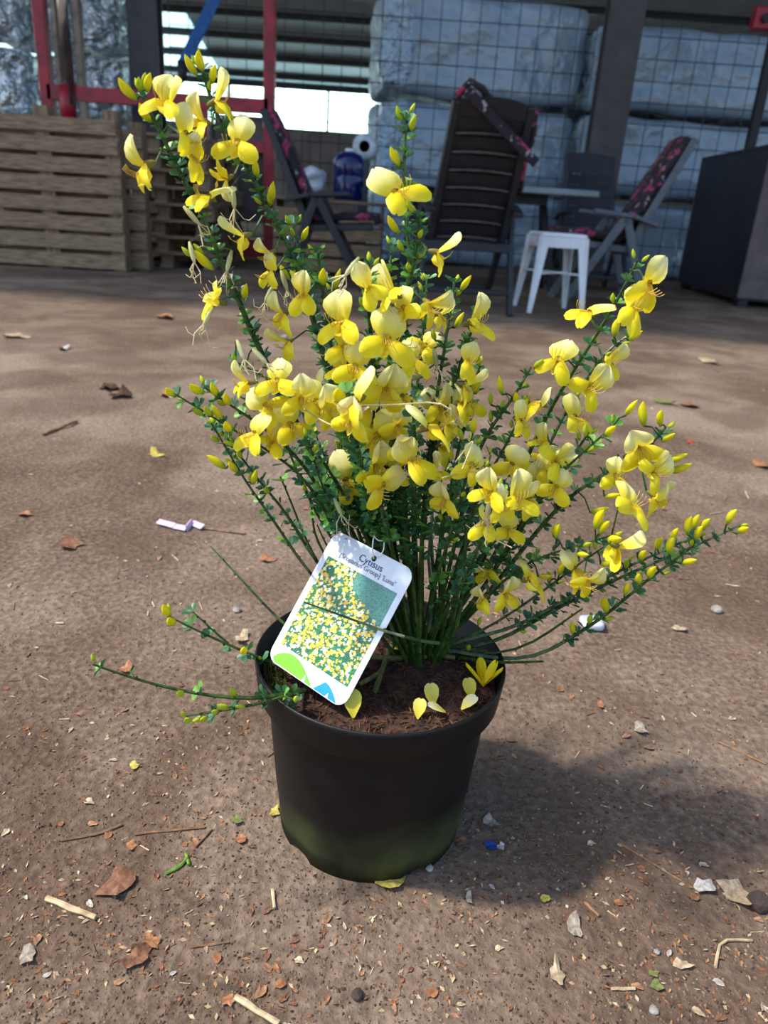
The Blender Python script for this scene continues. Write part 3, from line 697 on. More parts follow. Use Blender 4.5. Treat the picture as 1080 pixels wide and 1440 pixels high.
# --- petals
CREAM = (.93, .87, .24, 1); WHITE = (.93, .92, .70, 1); YEL = (.95, .79, .01, 1); GOLD = (.88, .62, .005, 1); PALEY = (.93, .84, .10, 1)
def lerp(a, b, f): return tuple(a[i]+(b[i]-a[i])*f for i in range(4))
def petal(fn, wfn, colfn, ns=5, nt_=4):
    vv, ff, cc = [], [], []
    for i in range(ns+1):
        sv = math.sin(i/ns*math.pi/2)**.9
        for j in range(nt_+1):
            tv = 2*j/nt_-1; vv.append(fn(sv, tv, wfn(sv))); cc.append(colfn(sv, tv))
    for i in range(ns):
        for j in range(nt_): ff.append((i*(nt_+1)+j, i*(nt_+1)+j+1, (i+1)*(nt_+1)+j+1, (i+1)*(nt_+1)+j))
    return MB().add(vv, ff, cc)
def obov(W, p=.75, b=.12):
    m_ = .6                                                        # widest point; blunt rounded tip
    return lambda s_: W*(b+(1-b)*math.sin(s_/m_*math.pi/2)**.8 if s_ < m_ else max(.16, math.sqrt(max(0, 1-((s_-m_)/(1.01-m_))**2))))
def make_flower_meshes(v):
    r = random.Random(40+v)
    spread = r.uniform(.1, .7); lean = [6, 24, -36, -12, 34, -24, 14, 45, -5, -45][v]; droop = r.uniform(38, 86); fold = [.35, .15, .9, .6, .2, .8, .45, .3, .7, 1.05][v]
    d = {}
    L = .0255; skew = r.uniform(-.25, .25)
    def st(sv, tv, wv):
        # short claw, then a broad banner folded along its mid line and rolled at the rim
        a = abs(tv); y = .0035*math.sin(min(1, sv*2.2)*1.57)-math.tan(math.radians(lean))*L*max(0, sv-.15)*.85
        fy = fold*wv*a*math.cos(.25*math.pi*a)*(.9 if v in (2, 5, 8, 9) else -.75)
        puff = .0034*math.sin(math.pi*min(1, a*1.15))*math.sin(math.pi*sv*.9)
        x = wv*tv*math.sqrt(max(.15, 1-.55*fold*fold*min(1, a*.8)))
        notch = -.002*max(0, 1-a*2.2)*(sv if sv > .9 else 0)
        return (x+skew*L*sv*sv*.5, y+fy+puff-.0035*sv**3+.003, L*sv-.002+notch-.003*a*a*sv)
    d['standard_petal'] = petal(st, obov(.0142, .72, .2), lambda s_, t_: lerp(lerp(YEL, CREAM, min(1, max(0, s_-.1)*1.5)), WHITE, max(0, s_-.35)*1.0*(1-.7*abs(t_))), 6, 8)
    for sg, nm in ((-1, 'wl'), (1, 'wr')):
        yaw = (spread+r.uniform(-.15, .35))*sg; pit = math.radians(droop+r.uniform(-16, 16)); WL = r.uniform(.0215, .026)
        Ld = Vector((math.sin(yaw), math.cos(yaw)*math.cos(pit), -math.sin(pit)*math.cos(yaw*.6))).normalized()
        Wd = (Vector((sg*.75, -.2, .5+r.uniform(-.4, .4)))); Wd = (Wd-Ld*Wd.dot(Ld)).normalized(); Nd = Ld.cross(Wd)
        if Nd.y < 0: Nd = -Nd
        def wg(sv, tv, wv, Ld=Ld, Wd=Wd, Nd=Nd, sg=sg, WL=WL):
            p = Vector((sg*.0022, .005, 0))+Ld*(WL*sv)+Wd*(wv*tv+.0025*sv*sv)+Nd*(.0055*math.sin(math.pi*sv)*(1-tv*tv)-.004*sv*sv+.001*math.sin(7*sv+3*tv))
            return p
        d[nm] = petal(wg, obov(r.uniform(.0068, .0085), .8, .25), lambda s_, t_: lerp(lerp(GOLD, YEL, min(1, s_*1.5)), PALEY, max(0, abs(t_)-.35)), 5, 4)
    pk = math.radians(droop+12)
    Lk = Vector((0, math.cos(pk), -math.sin(pk)))
    Nk = Vector((0, math.sin(pk), math.cos(pk)))
    def ke(sv, tv, wv):
        dep = .006*math.sin(math.pi*min(1, sv*.95+.05)); a = tv*1.45
        return Vector((0, .004, -.001))+Lk*(.0165*sv)+Vector((1, 0, 0))*(math.sin(a)*.0042*math.sin(math.pi*min(1, sv*.93+.06)))+Nk*(-dep*math.cos(a)+.004*sv*sv)
    d['keel_petal'] = petal(ke, lambda s_: 1, lambda s_, t_: lerp(YEL, CREAM, s_*.45), 5, 4)
    c = MB(); GR = (.20, .26, .05, 1); BR = (.32, .2, .06, 1)
    n = 7; pr = [(.0006, -.004), (.0022, -.002), (.0030, .002), (.0032, .0052)]
    vv = [(r*math.cos(2*math.pi*j/n), z+(.001 if (i == 3 and j % 2) else 0), r*math.sin(2*math.pi*j/n)) for i, (r, z) in enumerate(pr) for j in range(n)]
    c.add(vv, [(i*n+j, i*n+(j+1) % n, (i+1)*n+(j+1) % n, (i+1)*n+j) for i in range(3) for j in range(n)], [lerp(GR, BR, i/3) for i in range(4) for j in range(n)])
    for k in range(4):                                             # stamens curling out of the keel
        xx = (k-1.5)*.0012; P = [(xx, .006, 0), (xx*2, .014, -.004-k*.0006), (xx*3, .019, -.001), (xx*3.4, .0205, .003)]
        c.tube(P, [.0004, .00035, .0003, .0004], 3, col=(.85, .62, .12, 1), cap=False)
    d['core'] = c
    return {k: m_.mesh(k, M['petal'], True, True) for k, m_ in d.items()}
FM = [make_flower_meshes(v) for v in range(10)]
def basis(fwd, up):
    y = Vector(fwd).normalized(); z = Vector(up); z = (z-y*z.dot(y)).normalized(); x = y.cross(z)
    return Matrix((x, y, z)).transposed()
def pedicel(si, k, target):
    s_ = STEMS[si]; a = s_['p'][k]; b = Vector(target); m_ = (a+b)/2+Vector((0, 0, (b-a).length*.18)); s_['extra'].append([a, m_, b])
nfl = 0
def flower(px, py, v=None, sc=1.0, yaw=None, roll=None, dy=0.0):
    global nfl
    si, k = nearest(px, py); P = STEMS[si]['p'][k]
    dist = P.y-.016-random.uniform(0, .012)+dy
    # the traced pixel is the middle of the flower; its base sits a little below the standard's middle
    c = Vector(atY(px, py+8, dist))
    v = random.choice({0: (0, 6, 1, 8), 1: (1, 4, 7, 6), 2: (2, 5, 9), 3: (3, 5, 8, 6)}[0 if v is None else v])
    yaw = (random.uniform(-75, 75) if yaw is None else yaw)*1.3+random.uniform(-45, 45)
    az = math.radians(-90+yaw); fwd = Vector((math.cos(az), math.sin(az), random.uniform(-.55, .7)))
    rl = math.radians((random.uniform(-28, 28) if roll is None else roll)+random.uniform(-32, 32)); Rm = basis(fwd, (math.sin(rl), 0, math.cos(rl)))
    o = ob('flower', FM[v]['core'], shrub, c-BASE, Rm.to_euler(), sc*.78*random.uniform(.88, 1.12))
    for key, nm in (('standard_petal', 'standard_petal'), ('wl', 'wing_petal'), ('wr', 'wing_petal'), ('keel_petal', 'keel_petal')): ob(nm, FM[v][key], o)
    pedicel(si, k, c+Rm@Vector((0, -.003, 0))); nfl += 1
for a in [(240,142,0,1.05,-20,8),(254,178,1,1,30,25),(266,212,3,.95,50,20),(213,222,0,1.05,-35,-18),(296,138,2,.95,40,0),(293,165,2,.9,-30,5),(338,193,0,1.1,10,6),(299,272,1,1,-15,25),(325,240,2,.8,-60,150),(350,322,2,.9,-85,-60),
          (312,418,3,.95,-50,-25),(385,345,3,.9,-60,-20),(384,372,1,.85,-40,-30),(405,430,3,1,-40,-20),(430,405,2,.9,-20,-10),(552,268,1,1.2,-12,-14),(607,345,2,.9,85,70),(488,445,0,1.25,-10,8),(541,468,3,1.2,10,30),(598,415,2,1.1,40,20),
          (612,432,3,1,40,35),(541,530,0,1.3,25,28),(508,552,1,1,-30,-20),(530,600,0,1.35,15,18),(522,640,3,1.1,20,10),(488,662,1,1.2,-30,-40),(536,668,3,1.15,30,60),(592,596,0,1.15,40,30),(577,640,3,1.05,25,0),(556,650,0,.95,10,0),
          (356,530,2,.95,-55,-40),(393,528,0,1.05,10,10),(372,562,1,1,-15,-30),(364,602,0,1,-40,-25),(404,588,3,1.1,20,15),(420,548,0,1,30,0),(385,615,2,.9,-20,-10),(630,688,3,1.05,0,0),(485,512,2,.95,-30,0),(455,560,3,.95,0,0),
          (610,560,0,1.1,20,15),(622,590,3,1,40,10),(655,448,2,1,40,20),(645,532,2,.95,55,20),(652,560,0,1,50,5),(600,480,3,1,20,20),(572,425,0,1,0,-10),(560,408,2,1,-20,-15),(480,480,0,1,-10,10),(578,500,0,1,20,0),
          (908,385,0,1.15,30,20),(886,428,3,1.05,30,0),(832,435,1,1.1,-20,-8),(786,500,0,1.1,-25,8),(850,498,2,1,60,40),(828,532,0,1.15,35,15),(802,578,3,1.2,10,5),(766,562,3,1.05,-40,-25),(726,582,0,1,10,5),(722,640,0,.9,-20,5),
          (782,640,3,1.05,35,35),(752,665,0,1.05,25,15),(740,690,3,1,10,0),(762,650,1,1,0,10),(695,680,2,.95,-20,20),(712,735,0,1,10,15),(698,700,3,.9,10,0),(895,615,0,1.2,-15,-5),(914,652,3,1.15,35,30),(862,660,0,1,0,20),
          (876,700,1,1.15,20,25),(914,685,3,1.05,40,0),(862,758,2,1,50,40),(803,790,1,1,10,10),(824,802,3,.9,30,10),(688,788,2,.95,-20,-15),(705,822,3,1.15,-10,0),(738,808,0,1.05,50,70),(684,830,3,.95,-25,0),(640,560,3,.9,30,0),
          (560,585,3,1.0,-5,0),(500,575,3,.95,-25,-20),(440,555,0,.9,10,5),(410,470,2,.85,-30,0),(500,505,3,1,0,0),(565,545,1,.95,0,0),(615,620,2,.95,30,10),(770,615,2,.9,-10,0),(655,500,3,.85,40,0),(520,395,2,.8,-40,-20)]:
    flower(*a)
for k in range(14):                                                # blossoms deeper in the heart of the shrub
    cx, cy, rx, ry = random.choice(((560, 600, 80, 80), (590, 560, 70, 70), (420, 560, 50, 40), (740, 650, 60, 80)))
    flower(int(random.gauss(cx, rx*.55)), int(random.gauss(cy, ry*.55)), random.choice((0, 1, 2, 3)), random.uniform(.8, 1.05), random.uniform(-60, 60), random.uniform(-30, 30), .02)

# --- buds
def bud_mesh(Lb, R, green, bend):
    m = MB(); n = 8; GRN = (.22, .34, .03, 1); LG = (.50, .58, .03, 1); vv, cc = [], []
    ks = 7
    for i in range(ks+1):
        f = i/ks; r = R*max(.03, math.sin(math.pi*min(1, f*.93+.05))**.8*(1-.25*f)); y = bend*math.sin(math.pi*f*.8)
        for j in range(n):
            a = 2*math.pi*j/n; vv.append((r*.8*math.cos(a), y+r*math.sin(a), Lb*f)); cc.append(lerp(lerp(GRN, LG, min(1, f*4)), LG if green else lerp(YEL, LG, .3), max(0, min(1, (f-.18)*2.4))))
    m.add(vv, [(i*n+j, i*n+(j+1) % n, (i+1)*n+(j+1) % n, (i+1)*n+j) for i in range(ks) for j in range(n)], cc)
    return m.mesh('bud', M['petal'], True, True)
BM = [bud_mesh(.0155, .0036, False, .0016), bud_mesh(.0135, .0034, False, .001), bud_mesh(.011, .0029, True, .001), bud_mesh(.0085, .0024, True, .0005), bud_mesh(.0185, .0046, False, .0026)]
def bud_at(P, si, k, kind, tilt=None, sc=1.0, off=None):
    s_ = STEMS[si]; n = len(s_['p']); T = (s_['p'][min(k+1, n-1)]-s_['p'][max(0, k-1)]).normalized()
    if off is None:
        a = random.uniform(0, 6.283); o1 = T.orthogonal().normalized(); o2 = T.cross(o1); side = o1*math.cos(a)+o2*math.sin(a)
    else: side = off
    d = (T*.75+side*.75+Vector((0, 0, .55))).normalized(); b = s_['p'][k]+side*.003 if P is None else Vector(P)
    ob('bud', BM[kind], shrub, b-BASE, basis(side.cross(d) if side.cross(d).length > .1 else d.orthogonal(), d).to_euler(), sc)
    if P is not None: pedicel(si, k, b)
for px, py, kd in [(192,132,4),(207,120,1),(203,112,3),(212,163,0),(285,92,0),(277,98,1),(298,108,1),(362,240,1),(380,280,1),(383,275,0),(300,370,4),(344,412,0),(268,352,3),(287,350,2),
                   (246,548,1),(286,544,0),(308,548,0),(323,560,0),(286,575,2),(297,575,2),(313,580,0),(325,597,0),(307,612,2),(318,650,4),(334,655,0),(356,672,0),(332,617,2),(340,635,2),(378,685,2),
                   (562,225,0),(578,175,2),(565,260,2),(580,290,2),(561,320,0),(567,345,2),(408,385,0),(470,398,0),(648,400,1),(706,546,0),(728,562,1),(735,572,1),(863,465,0),(884,470,1),(870,480,2),(878,445,0),
                   (710,640,1),(905,590,4),(928,590,0),(932,612,0),(938,640,4),(940,655,4),(880,575,0),(852,604,1),(823,605,2),(850,690,0),(830,712,0),(836,735,4),(843,742,0),(858,755,4),(781,748,0),(778,745,1),
                   (1022,728,0),(1038,740,1),(985,738,0),(975,735,0),(966,742,4),(978,750,0),(944,752,0),(922,764,0),(940,770,4),(960,784,0),(900,779,1),(880,790,2),(912,805,0),(898,812,1),(878,828,1),(853,852,4),(805,882,1),(828,868,2),
                   (812,770,1),(821,760,2),(845,785,1),(772,808,2),(786,800,0),(757,802,1),(240,856,0),(246,868,0),(345,908,0),(332,968,2),(322,986,2),(345,985,2),(268,1003,2),(290,1000,2),(415,975,2),(258,968,2),(367,918,3),
                   (672,870,2),(658,905,2),(733,880,3),(640,452,1),(660,530,0),(668,545,4),(486,558,4),(478,560,1),(430,400,4),(425,330,1),(455,392,1),(630,640,2),(650,610,2),(665,600,1),(690,560,2),(612,470,2),(700,650,2)]:
    si, k = nearest(px, py+8, 30); P = STEMS[si]['p'][k]
    c = atY(px, py+9, P.y-random.uniform(.002, .008)); dd = Vector(c)-P
    if dd.length > .03: c = P+dd*(.03/dd.length)
    bud_at(c, si, k, kd, sc=random.uniform(.9, 1.12), off=(dd.normalized() if dd.length > .002 else Vector((1, 0, 0))))
for si, s_ in enumerate(STEMS):                                    # small green buds up the shoots
    n = len(s_['p'])
    if s_['leaf'] > .85: continue
    for k in range(int(n*.6), n):
        if random.random() < .22: bud_at(None, si, k, random.choice((2, 3, 3)), sc=random.uniform(.8, 1.1))
    bud_at(None, si, n-1, 3, sc=.9)

# --- leaves
def leaflet(m, o, L, W, ang, tilt, col):
    c, s_ = math.cos(ang), math.sin(ang); pr = [(0, 0), (.35, .55), (.7, 1), (.92, .75), (1.04, 0)]
    vv = []; 
    for f, wv in pr:
        for sd in ((-1, 0, 1) if 0 < wv else (0,)):
            x = L*f; y = W*wv*sd; z = tilt*L*f*f+(abs(sd)*W*.35*wv); vv.append((o[0]+c*x-s_*y, o[1]+s_*x+c*y, o[2]+z))
    ff = [(0, 2, 1), (0, 3, 2), (1, 2, 5, 4), (2, 3, 6, 5), (4, 5, 8, 7), (5, 6, 9, 8), (7, 8, 10), (8, 9, 10)]
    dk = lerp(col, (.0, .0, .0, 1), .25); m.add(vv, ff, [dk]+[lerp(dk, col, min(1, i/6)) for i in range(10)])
def leaf_mb(seed):
    r = random.Random(seed); m = MB()
    col = r.choice(((.06, .20, .065, 1), (.045, .16, .065, 1), (.09, .27, .06, 1), (.17, .40, .06, 1), (.075, .24, .10, 1)))
    st_ = (.003, 0, .0008); m.tube([(0, 0, 0), st_], [.0004, .0004], 3, col=col, cap=False)
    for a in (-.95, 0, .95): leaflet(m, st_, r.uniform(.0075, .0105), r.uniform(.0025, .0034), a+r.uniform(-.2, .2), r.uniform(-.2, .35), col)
    return m
LMB = [leaf_mb(s_) for s_ in range(10)]; LME = [m.mesh('leaf', M['leaf'], True, True) for m in LMB]
spots = []
for si_, s_ in enumerate(STEMS):
    n = len(s_['p'])
    if s_['leaf'] > .9: continue
    step = .026 if s_.get('over') or 42 <= si_ <= 47 else .0055 if si_ in (0, 1, 13, 14, 15, 16, 17, 18, 20, 21, 22, 23, 24) else .0095 if si_ < 42 else .0075
    Ls = [0]
    for a, b in zip(s_['p'], s_['p'][1:]): Ls.append(Ls[-1]+(b-a).length)
    d = Ls[-1]*min(.97, s_['leaf']+.08); i = 0; ga = random.uniform(0, 6.28)
    while d < Ls[-1]:
        while i < n-2 and Ls[i+1] < d: i += 1
        f = (d-Ls[i])/max(1e-6, Ls[i+1]-Ls[i]); p = s_['p'][i].lerp(s_['p'][i+1], f); T = (s_['p'][i+1]-s_['p'][i]).normalized()
        for q in range(2 if random.random() < .55 else 1):
            ga += 2.4; o1 = T.orthogonal().normalized(); o2 = T.cross(o1); side = o1*math.cos(ga)+o2*math.sin(ga)
            spots.append((p, side, T, random.uniform(.7, 1.15)*(1-.15*d/Ls[-1])))
        d += step*random.uniform(.6, 1.5)
spots.sort(key=lambda q: q[0].y)
rest = MB()
sel = set(random.sample(range(len(spots)), min(len(spots), 300)))
for i, (p, side, T, sc) in enumerate(spots):
    x = (side+T*.55+Vector((0, 0, .15))).normalized(); Rm = basis(T.cross(x) if T.cross(x).length > .05 else T.orthogonal(), T*.8-side*.3)
    z = (T*.8+Vector((0, 0, .3))-side*.25); z = (z-x*z.dot(x)).normalized(); y = z.cross(x); Rm = Matrix((x, y, z)).transposed(); vk = i % 10
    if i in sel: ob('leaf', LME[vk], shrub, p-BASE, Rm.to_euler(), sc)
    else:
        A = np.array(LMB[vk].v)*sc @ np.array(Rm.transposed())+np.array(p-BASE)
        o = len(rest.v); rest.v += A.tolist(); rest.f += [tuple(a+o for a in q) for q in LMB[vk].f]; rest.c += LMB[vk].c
tag(ob('small_leaves', rest.mesh('leaves', M['leaf'], True, True), shrub), kind='stuff')
# --- wilted flowers: pale pod with curling threads
def wilted(px, py, sc=1.0):
    si, k = nearest(px, py, 40); P = STEMS[si]['p'][k]; c = Vector(atY(px, py, P.y-.006)); pedicel(si, k, c); m = MB(); col = (.45, .48, .16, 1)
    a = random.uniform(-2.6, -.6); d = Vector((math.cos(a), random.uniform(-.4, .1), math.sin(a))).normalized()
    m.tube([Vector(), d*.006, d*.012, d*.017], [.001, .0022, .002, .0006], 6, col=[lerp(col, (.8, .75, .5, 1), i/23) for i in range(24)])
    for q in range(6):
        s1 = Vector((random.uniform(-1, 1), random.uniform(-1, 1), random.uniform(-.8, .4)))*.006; s2 = s1+Vector((random.uniform(-1, 1), random.uniform(-1, 1), random.uniform(-1, 1)))*.006
        m.tube([d*.015, d*.021+s1, d*.026+s2, d*.023+s2*1.5], [.0005, .0004, .0004, .0003], 3, col=(.86, .78, .52, 1), cap=False)
    ob('wilted_flower', m.mesh('wilted', M['petal'], True, True), shrub, c-BASE, None, sc)
for q in [(258,290),(327,262),(266,340),(326,352),(300,432),(333,478),(355,490),(505,362),(440,470),(395,380),(540,455),(600,520),(470,700),(690,700),(385,400),(610,490)]: wilted(*q)
# --- dry grass threads caught in the shrub
for pxs, Y in (([(508,570),(560,569),(620,568),(655,600)], .5), ([(622,672),(660,663),(690,668)], .52), ([(428,575),(450,590),(482,605)], .5), ([(690,735),(688,700),(676,675),(700,690)], .52), ([(470,590),(520,572),(470,600)], .5), ([(640,650),(665,620),(650,660)], .52), ([(690,735),(670,745),(720,770)], .53)):
    P = spline([atY(x, y, Y+.02*math.sin(i*2)) for i, (x, y) in enumerate(pxs)], 10)
    ob('dry_grass_blade', MB().tube([p-BASE for p in P], .00055, 4).mesh('dry_blade', M['dry']), shrub)
# --- the stems themselves, with flower stalks and leaf scars
for s_ in STEMS:
    m = MB(); m.tube([p-BASE for p in s_['p']], s_['r'], 8, .14)
    for a, b, c in s_['extra']: m.tube([a-BASE, b-BASE, c-BASE], [.0008, .0007, .0009], 4)
    n = len(s_['p'])
    for k in range(2, n-1):
        T = (s_['p'][k+1]-s_['p'][k]).normalized(); o1 = T.orthogonal().normalized(); o2 = T.cross(o1); a = k*2.4; side = o1*math.cos(a)+o2*math.sin(a)
        p = s_['p'][k]-BASE+side*(s_['r'][k]*.8); m.tube([p-T*.0016, p+side*.0009, p+T*.0014], [.0003, .0009, .0004], 4)
    ob('stem', m.mesh('stem', M['stem']), shrub)

# ------------------------------------------------------------------ plant label
BLc, BRc, TLc = gnd(375, 925, .1855), gnd(482, 998, .1755), atY(479, 748, .625)
u = Vector(BRc-BLc); LW = u.length; u.normalize(); vv_ = Vector(TLc-BLc); vv_ = vv_-u*vv_.dot(u); LHt = vv_.length; vv_.normalize(); nn_ = u.cross(vv_)
card = thing('plant_label', tuple(BLc), 'white printed plant label with flower picture leaning inside the pot', 'label')
card.rotation_euler = Matrix((u, vv_, nn_)).transposed().to_euler()
def rrect(w_, h_, r, n=6, x0=0, y0=0):
    out = []
    for cx, cy, a0 in ((w_-r, r, -90), (w_-r, h_-r, 0), (r, h_-r, 90), (r, r, 180)):
        for k in range(n+1): a = math.radians(a0+90*k/n); out.append((x0+cx+r*math.cos(a), y0+cy+r*math.sin(a)))
    return out
bm = bmesh.new(); outer = [bm.verts.new((x, y, 0)) for x, y in rrect(LW, LHt, .011)]
hole = [bm.verts.new((.54*LW+.0027*math.cos(a), .945*LHt+.0027*math.sin(a), 0)) for a in np.linspace(0, 2*math.pi, 15)[:-1]]
ed = [bm.edges.new((r[i], r[(i+1) % len(r)])) for r in (outer, hole) for i in range(len(r))]
bmesh.ops.triangle_fill(bm, edges=ed, use_beauty=True)
me = bpy.data.meshes.new('card'); bm.to_mesh(me); bm.free(); me.materials.append(M['tag'])
co = ob('card', me, card); sm = co.modifiers.new('thick', 'SOLIDIFY'); sm.thickness = .0006; sm.offset = 0
# printed picture: painted vertex by vertex (yellow and white blossoms on green)
gx, gy = 120, 150; x0, x1, y0_, y1_ = .07*LW, .935*LW, .135*LHt, .815*LHt
X, Yg = np.meshgrid(np.linspace(0, 1, gx), np.linspace(0, 1, gy))
img = np.zeros((gy, gx, 3)); img[:] = rgb((30, 110, 72))[:3]
img[rng.random((gy, gx)) < .35] = rgb((24, 70, 58))[:3]; img[rng.random((gy, gx)) < .25] = rgb((70, 150, 90))[:3]
edge = (Yg-.62)-.42*(1-X)                                        # open background in the upper right corner
bgm = (edge > .0) & (X > .45)
img[bgm] = rgb((84, 150, 138))[:3]; img[bgm & (rng.random((gy, gx)) < .3)] = rgb((52, 112, 84))[:3]
asp = (y1_-y0_)/(x1-x0)
pal = [(244, 200, 30), (250, 222, 70), (238, 180, 20), (250, 246, 226), (252, 250, 240), (246, 232, 150), (240, 210, 60)]
for k in range(1150):
    cx, cy = rng.random(2); 
    if cx > .45 and (cy-.62)-.42*(1-cx) > .01: continue
    if rng.random() < .55 and (cx > .8 and cy < .14): continue
    r = rng.uniform(.008, .024); a = rng.uniform(0, 3.14); dx, dy = X-cx, (Yg-cy)*asp
    e = ((dx*np.cos(a)+dy*np.sin(a))/r)**2+((-dx*np.sin(a)+dy*np.cos(a))/(r*rng.uniform(.5, .9)))**2
    img[e < 1] = rgb(pal[rng.integers(len(pal))])[:3]
pm = MB(); pm.v = [(float(x0+(x1-x0)*X[j, i]), float(y0_+(y1_-y0_)*Yg[j, i]), .0005) for j in range(gy) for i in range(gx)]
pm.f = [(j*gx+i, j*gx+i+1, (j+1)*gx+i+1, (j+1)*gx+i) for j in range(gy-1) for i in range(gx-1)]; pm.c = [(*img[j, i], 1) for j in range(gy) for i in range(gx)]
ob('printed_picture', pm.mesh('picture', M['print'], False, True), card)
def text(body, x, y, size, mat, nm, w_=None):
    cu = bpy.data.curves.new(nm, 'FONT'); cu.body = body; cu.size = size; cu.align_x = 'LEFT'; cu.extrude = .00005
    to = bpy.data.objects.new(nm, cu); COL.objects.link(to); dg = bpy.context.evaluated_depsgraph_get(); me = bpy.data.meshes.new_from_object(to.evaluated_get(dg)); bpy.data.objects.remove(to)
    me.materials.clear(); me.materials.append(mat); o = ob(nm, me, card, (x, y, .0008))
    if w_: cw = max(v.co.x for v in me.vertices); o.scale = (w_/cw,)*3
    return o
text('Cytisus', .39*LW, .888*LHt, .01, M['ink'], 'printed_name', .29*LW)
text("[Scoparius Group] 'Luna'", .18*LW, .845*LHt, .006, M['inkgrey'], 'printed_variety', .69*LW)
# logo: green and blue leaves along the bottom edge
def poly(pts, mat, nm, z=.0005): ob(nm, MB().add([(x*LW, y*LHt, z) for x, y in pts], [tuple(range(len(pts)))]).mesh(nm, mat), card)
poly([(.10, .008)]+[(.06+.55*f, .035*(1-f)+.095*math.sin(math.pi*f**.8)) for f in np.linspace(0, 1, 14)]+[(.60, .006)], M['green'], 'logo_green')
poly([(.62, .006), (.71, .085)]+[(.71+.2*f, .085-.079*f**1.8) for f in np.linspace(.1, 1, 10)], M['blue'], 'logo_blue')
poly([(.47, .005), (.485, .055), (.51, .005)], M['tag'], 'logo_notch', .0007); poly([(.77, .004), (.79, .04), (.81, .004)], M['tag'], 'logo_notch', .0007)
# string through the hole
hp = Vector((.54*LW, .945*LHt, .001))
loop = [hp, hp+Vector((-.004, .008, .004)), hp+Vector((-.009, .02, .003)), hp+Vector((-.011, .03, -.008)), hp+Vector((-.004, .028, -.016)), hp+Vector((.004, .03, -.01)), hp+Vector((.003, .02, .003)), hp+Vector((.007, .01, .004)), hp+Vector((.003, .002, .0))]
ob('string', MB().tube(spline(loop, 30), .0006, 5).mesh('string', M['string'], True), card)
ob('string', MB().tube(spline([hp+Vector((-.009, .018, .003)), hp+Vector((-.002, .016, .005)), hp+Vector((.004, .019, .004)), hp+Vector((.007, .026, .006))], 12), .0006, 5).mesh('string', M['string'], True), card)

# ------------------------------------------------------------------ fallen petals on the soil
def loose_petal(px, py, sc, rz, label, white=.5, stand=0.0):
    p = gnd(px, py, SZ+.006); z = soilz(p[0], p[1])
    c1 = lerp(YEL, WHITE, white)
    m = petal(lambda s_, t_, w_: (w_*t_, .02*s_*math.cos(stand), .02*s_*math.sin(stand)+.0012*t_*t_+.002*math.sin(3*s_)), obov(.007, .8, .2), lambda s_, t_: lerp(lerp(YEL, PALEY, .5), c1, s_))
    tag(ob('fallen_petal', m.mesh('fallen_petal', M['petal'], True, True), None, (p[0], p[1], z+.0015), (0, 0, rz), sc), label, 'petal', 'petals fallen on the potting soil')
for a in [(497,1004,1.15,.2,'yellow petal on the soil beside the label corner',.2,.9),(610,985,1,.3,'cream-yellow petal standing on the soil near front rim',.3,.9),(588,1003,.85,-.2,'small yellow petal tucked at the front rim of pot',.3,.9),
          (628,995,1,1.9,'pale cream petal curled on the soil left of the white one',.9,.5),(650,988,.9,-1.0,'white petal on the soil close to the right rim',1,.5),(664,975,.95,.3,'dull yellow petal on soil beside the fallen blossom',.2,.8),
          (617,893,1.1,1.5,'pale yellow petal lying among the stem bases',.4,.2),(578,912,1,1.6,'greenish yellow petal on soil between old twigs',.2,.1),(604,913,.8,1.5,'deep yellow petal beside the stem bases',0,.3),(590,864,.8,0,'deep yellow petal far back behind the label',0,.8)]: loose_petal(*a)
p = gnd(680, 962, SZ+.008)
t = thing('fallen_flower', (p[0], p[1], soilz(p[0], p[1])+.004), 'fallen yellow blossom lying at the right inside rim', 'flower')
for k in range(5):
    m = petal(lambda s_, t_, w_: (w_*t_*.8, .024*s_*.5, .024*s_*.86+.004*t_*t_), obov(.006, .8, .2), lambda s_, t_: lerp(GOLD, YEL, s_)).mesh('petal', M['petal'], True, True)
    ob('petal', m, t, (0, 0, 0), (random.uniform(-.5, .2), random.uniform(-.6, .6), (k-2)*.9))

# ------------------------------------------------------------------ litter on the ground
def chip(seed, L, W, cols, curl=.25, jag=.25):
    r = random.Random(seed); n = 11; vv = [(0, 0, L*.06)]; cc = [rgb(cols[0])]
    for k in range(n):
        a = 2*math.pi*k/n; q = 1+r.uniform(-jag, jag); x = L/2*math.cos(a)*q; y = W/2*math.sin(a)*q
        vv.append((x, y, curl*W*(abs(y)/(W/2))**2*.5+r.uniform(0, .06)*L)); cc.append(rgb(r.choice(cols)))
    return MB().add(vv, [(0, 1+k, 1+(k+1) % n) for k in range(n)], cc).mesh('chip', M['chip'], False, True)
BRN = [(138, 100, 78), (116, 80, 60), (152, 116, 90)]; ORG = [(172, 122, 86), (152, 102, 70), (180, 136, 102)]; PALE = [(190, 168, 136), (166, 144, 114), (204, 186, 156)]; GRYC = [(176, 166, 150), (150, 138, 122)]; YLW = [(206, 190, 100), (186, 170, 84)]; WHT = [(206, 200, 192), (184, 178, 170)]; DRK = [(92, 68, 52), (74, 54, 42)]; GRN_ = [(128, 138, 84), (104, 116, 68)]
def px2m(px, py): p = gnd(px, py); return np.linalg.norm((p-CAM)@FW)/FPX
def litter(px, py, wpx, hpx, ang, cols, name, label, cat, group=None, curl=.3):
    p = gnd(px, py); k = px2m(px, py); el = max(.25, (CAMH/np.linalg.norm(p-CAM)))
    tag(ob(name, chip(hash((px, py)) % 9999, wpx*k, hpx*k/el if hpx < wpx else hpx*k, cols, curl, .38), None, (p[0], p[1], gz(p[0], p[1])+.0012), (random.uniform(-.06, .06), random.uniform(-.06, .06), math.radians(ang))), label, cat, group)
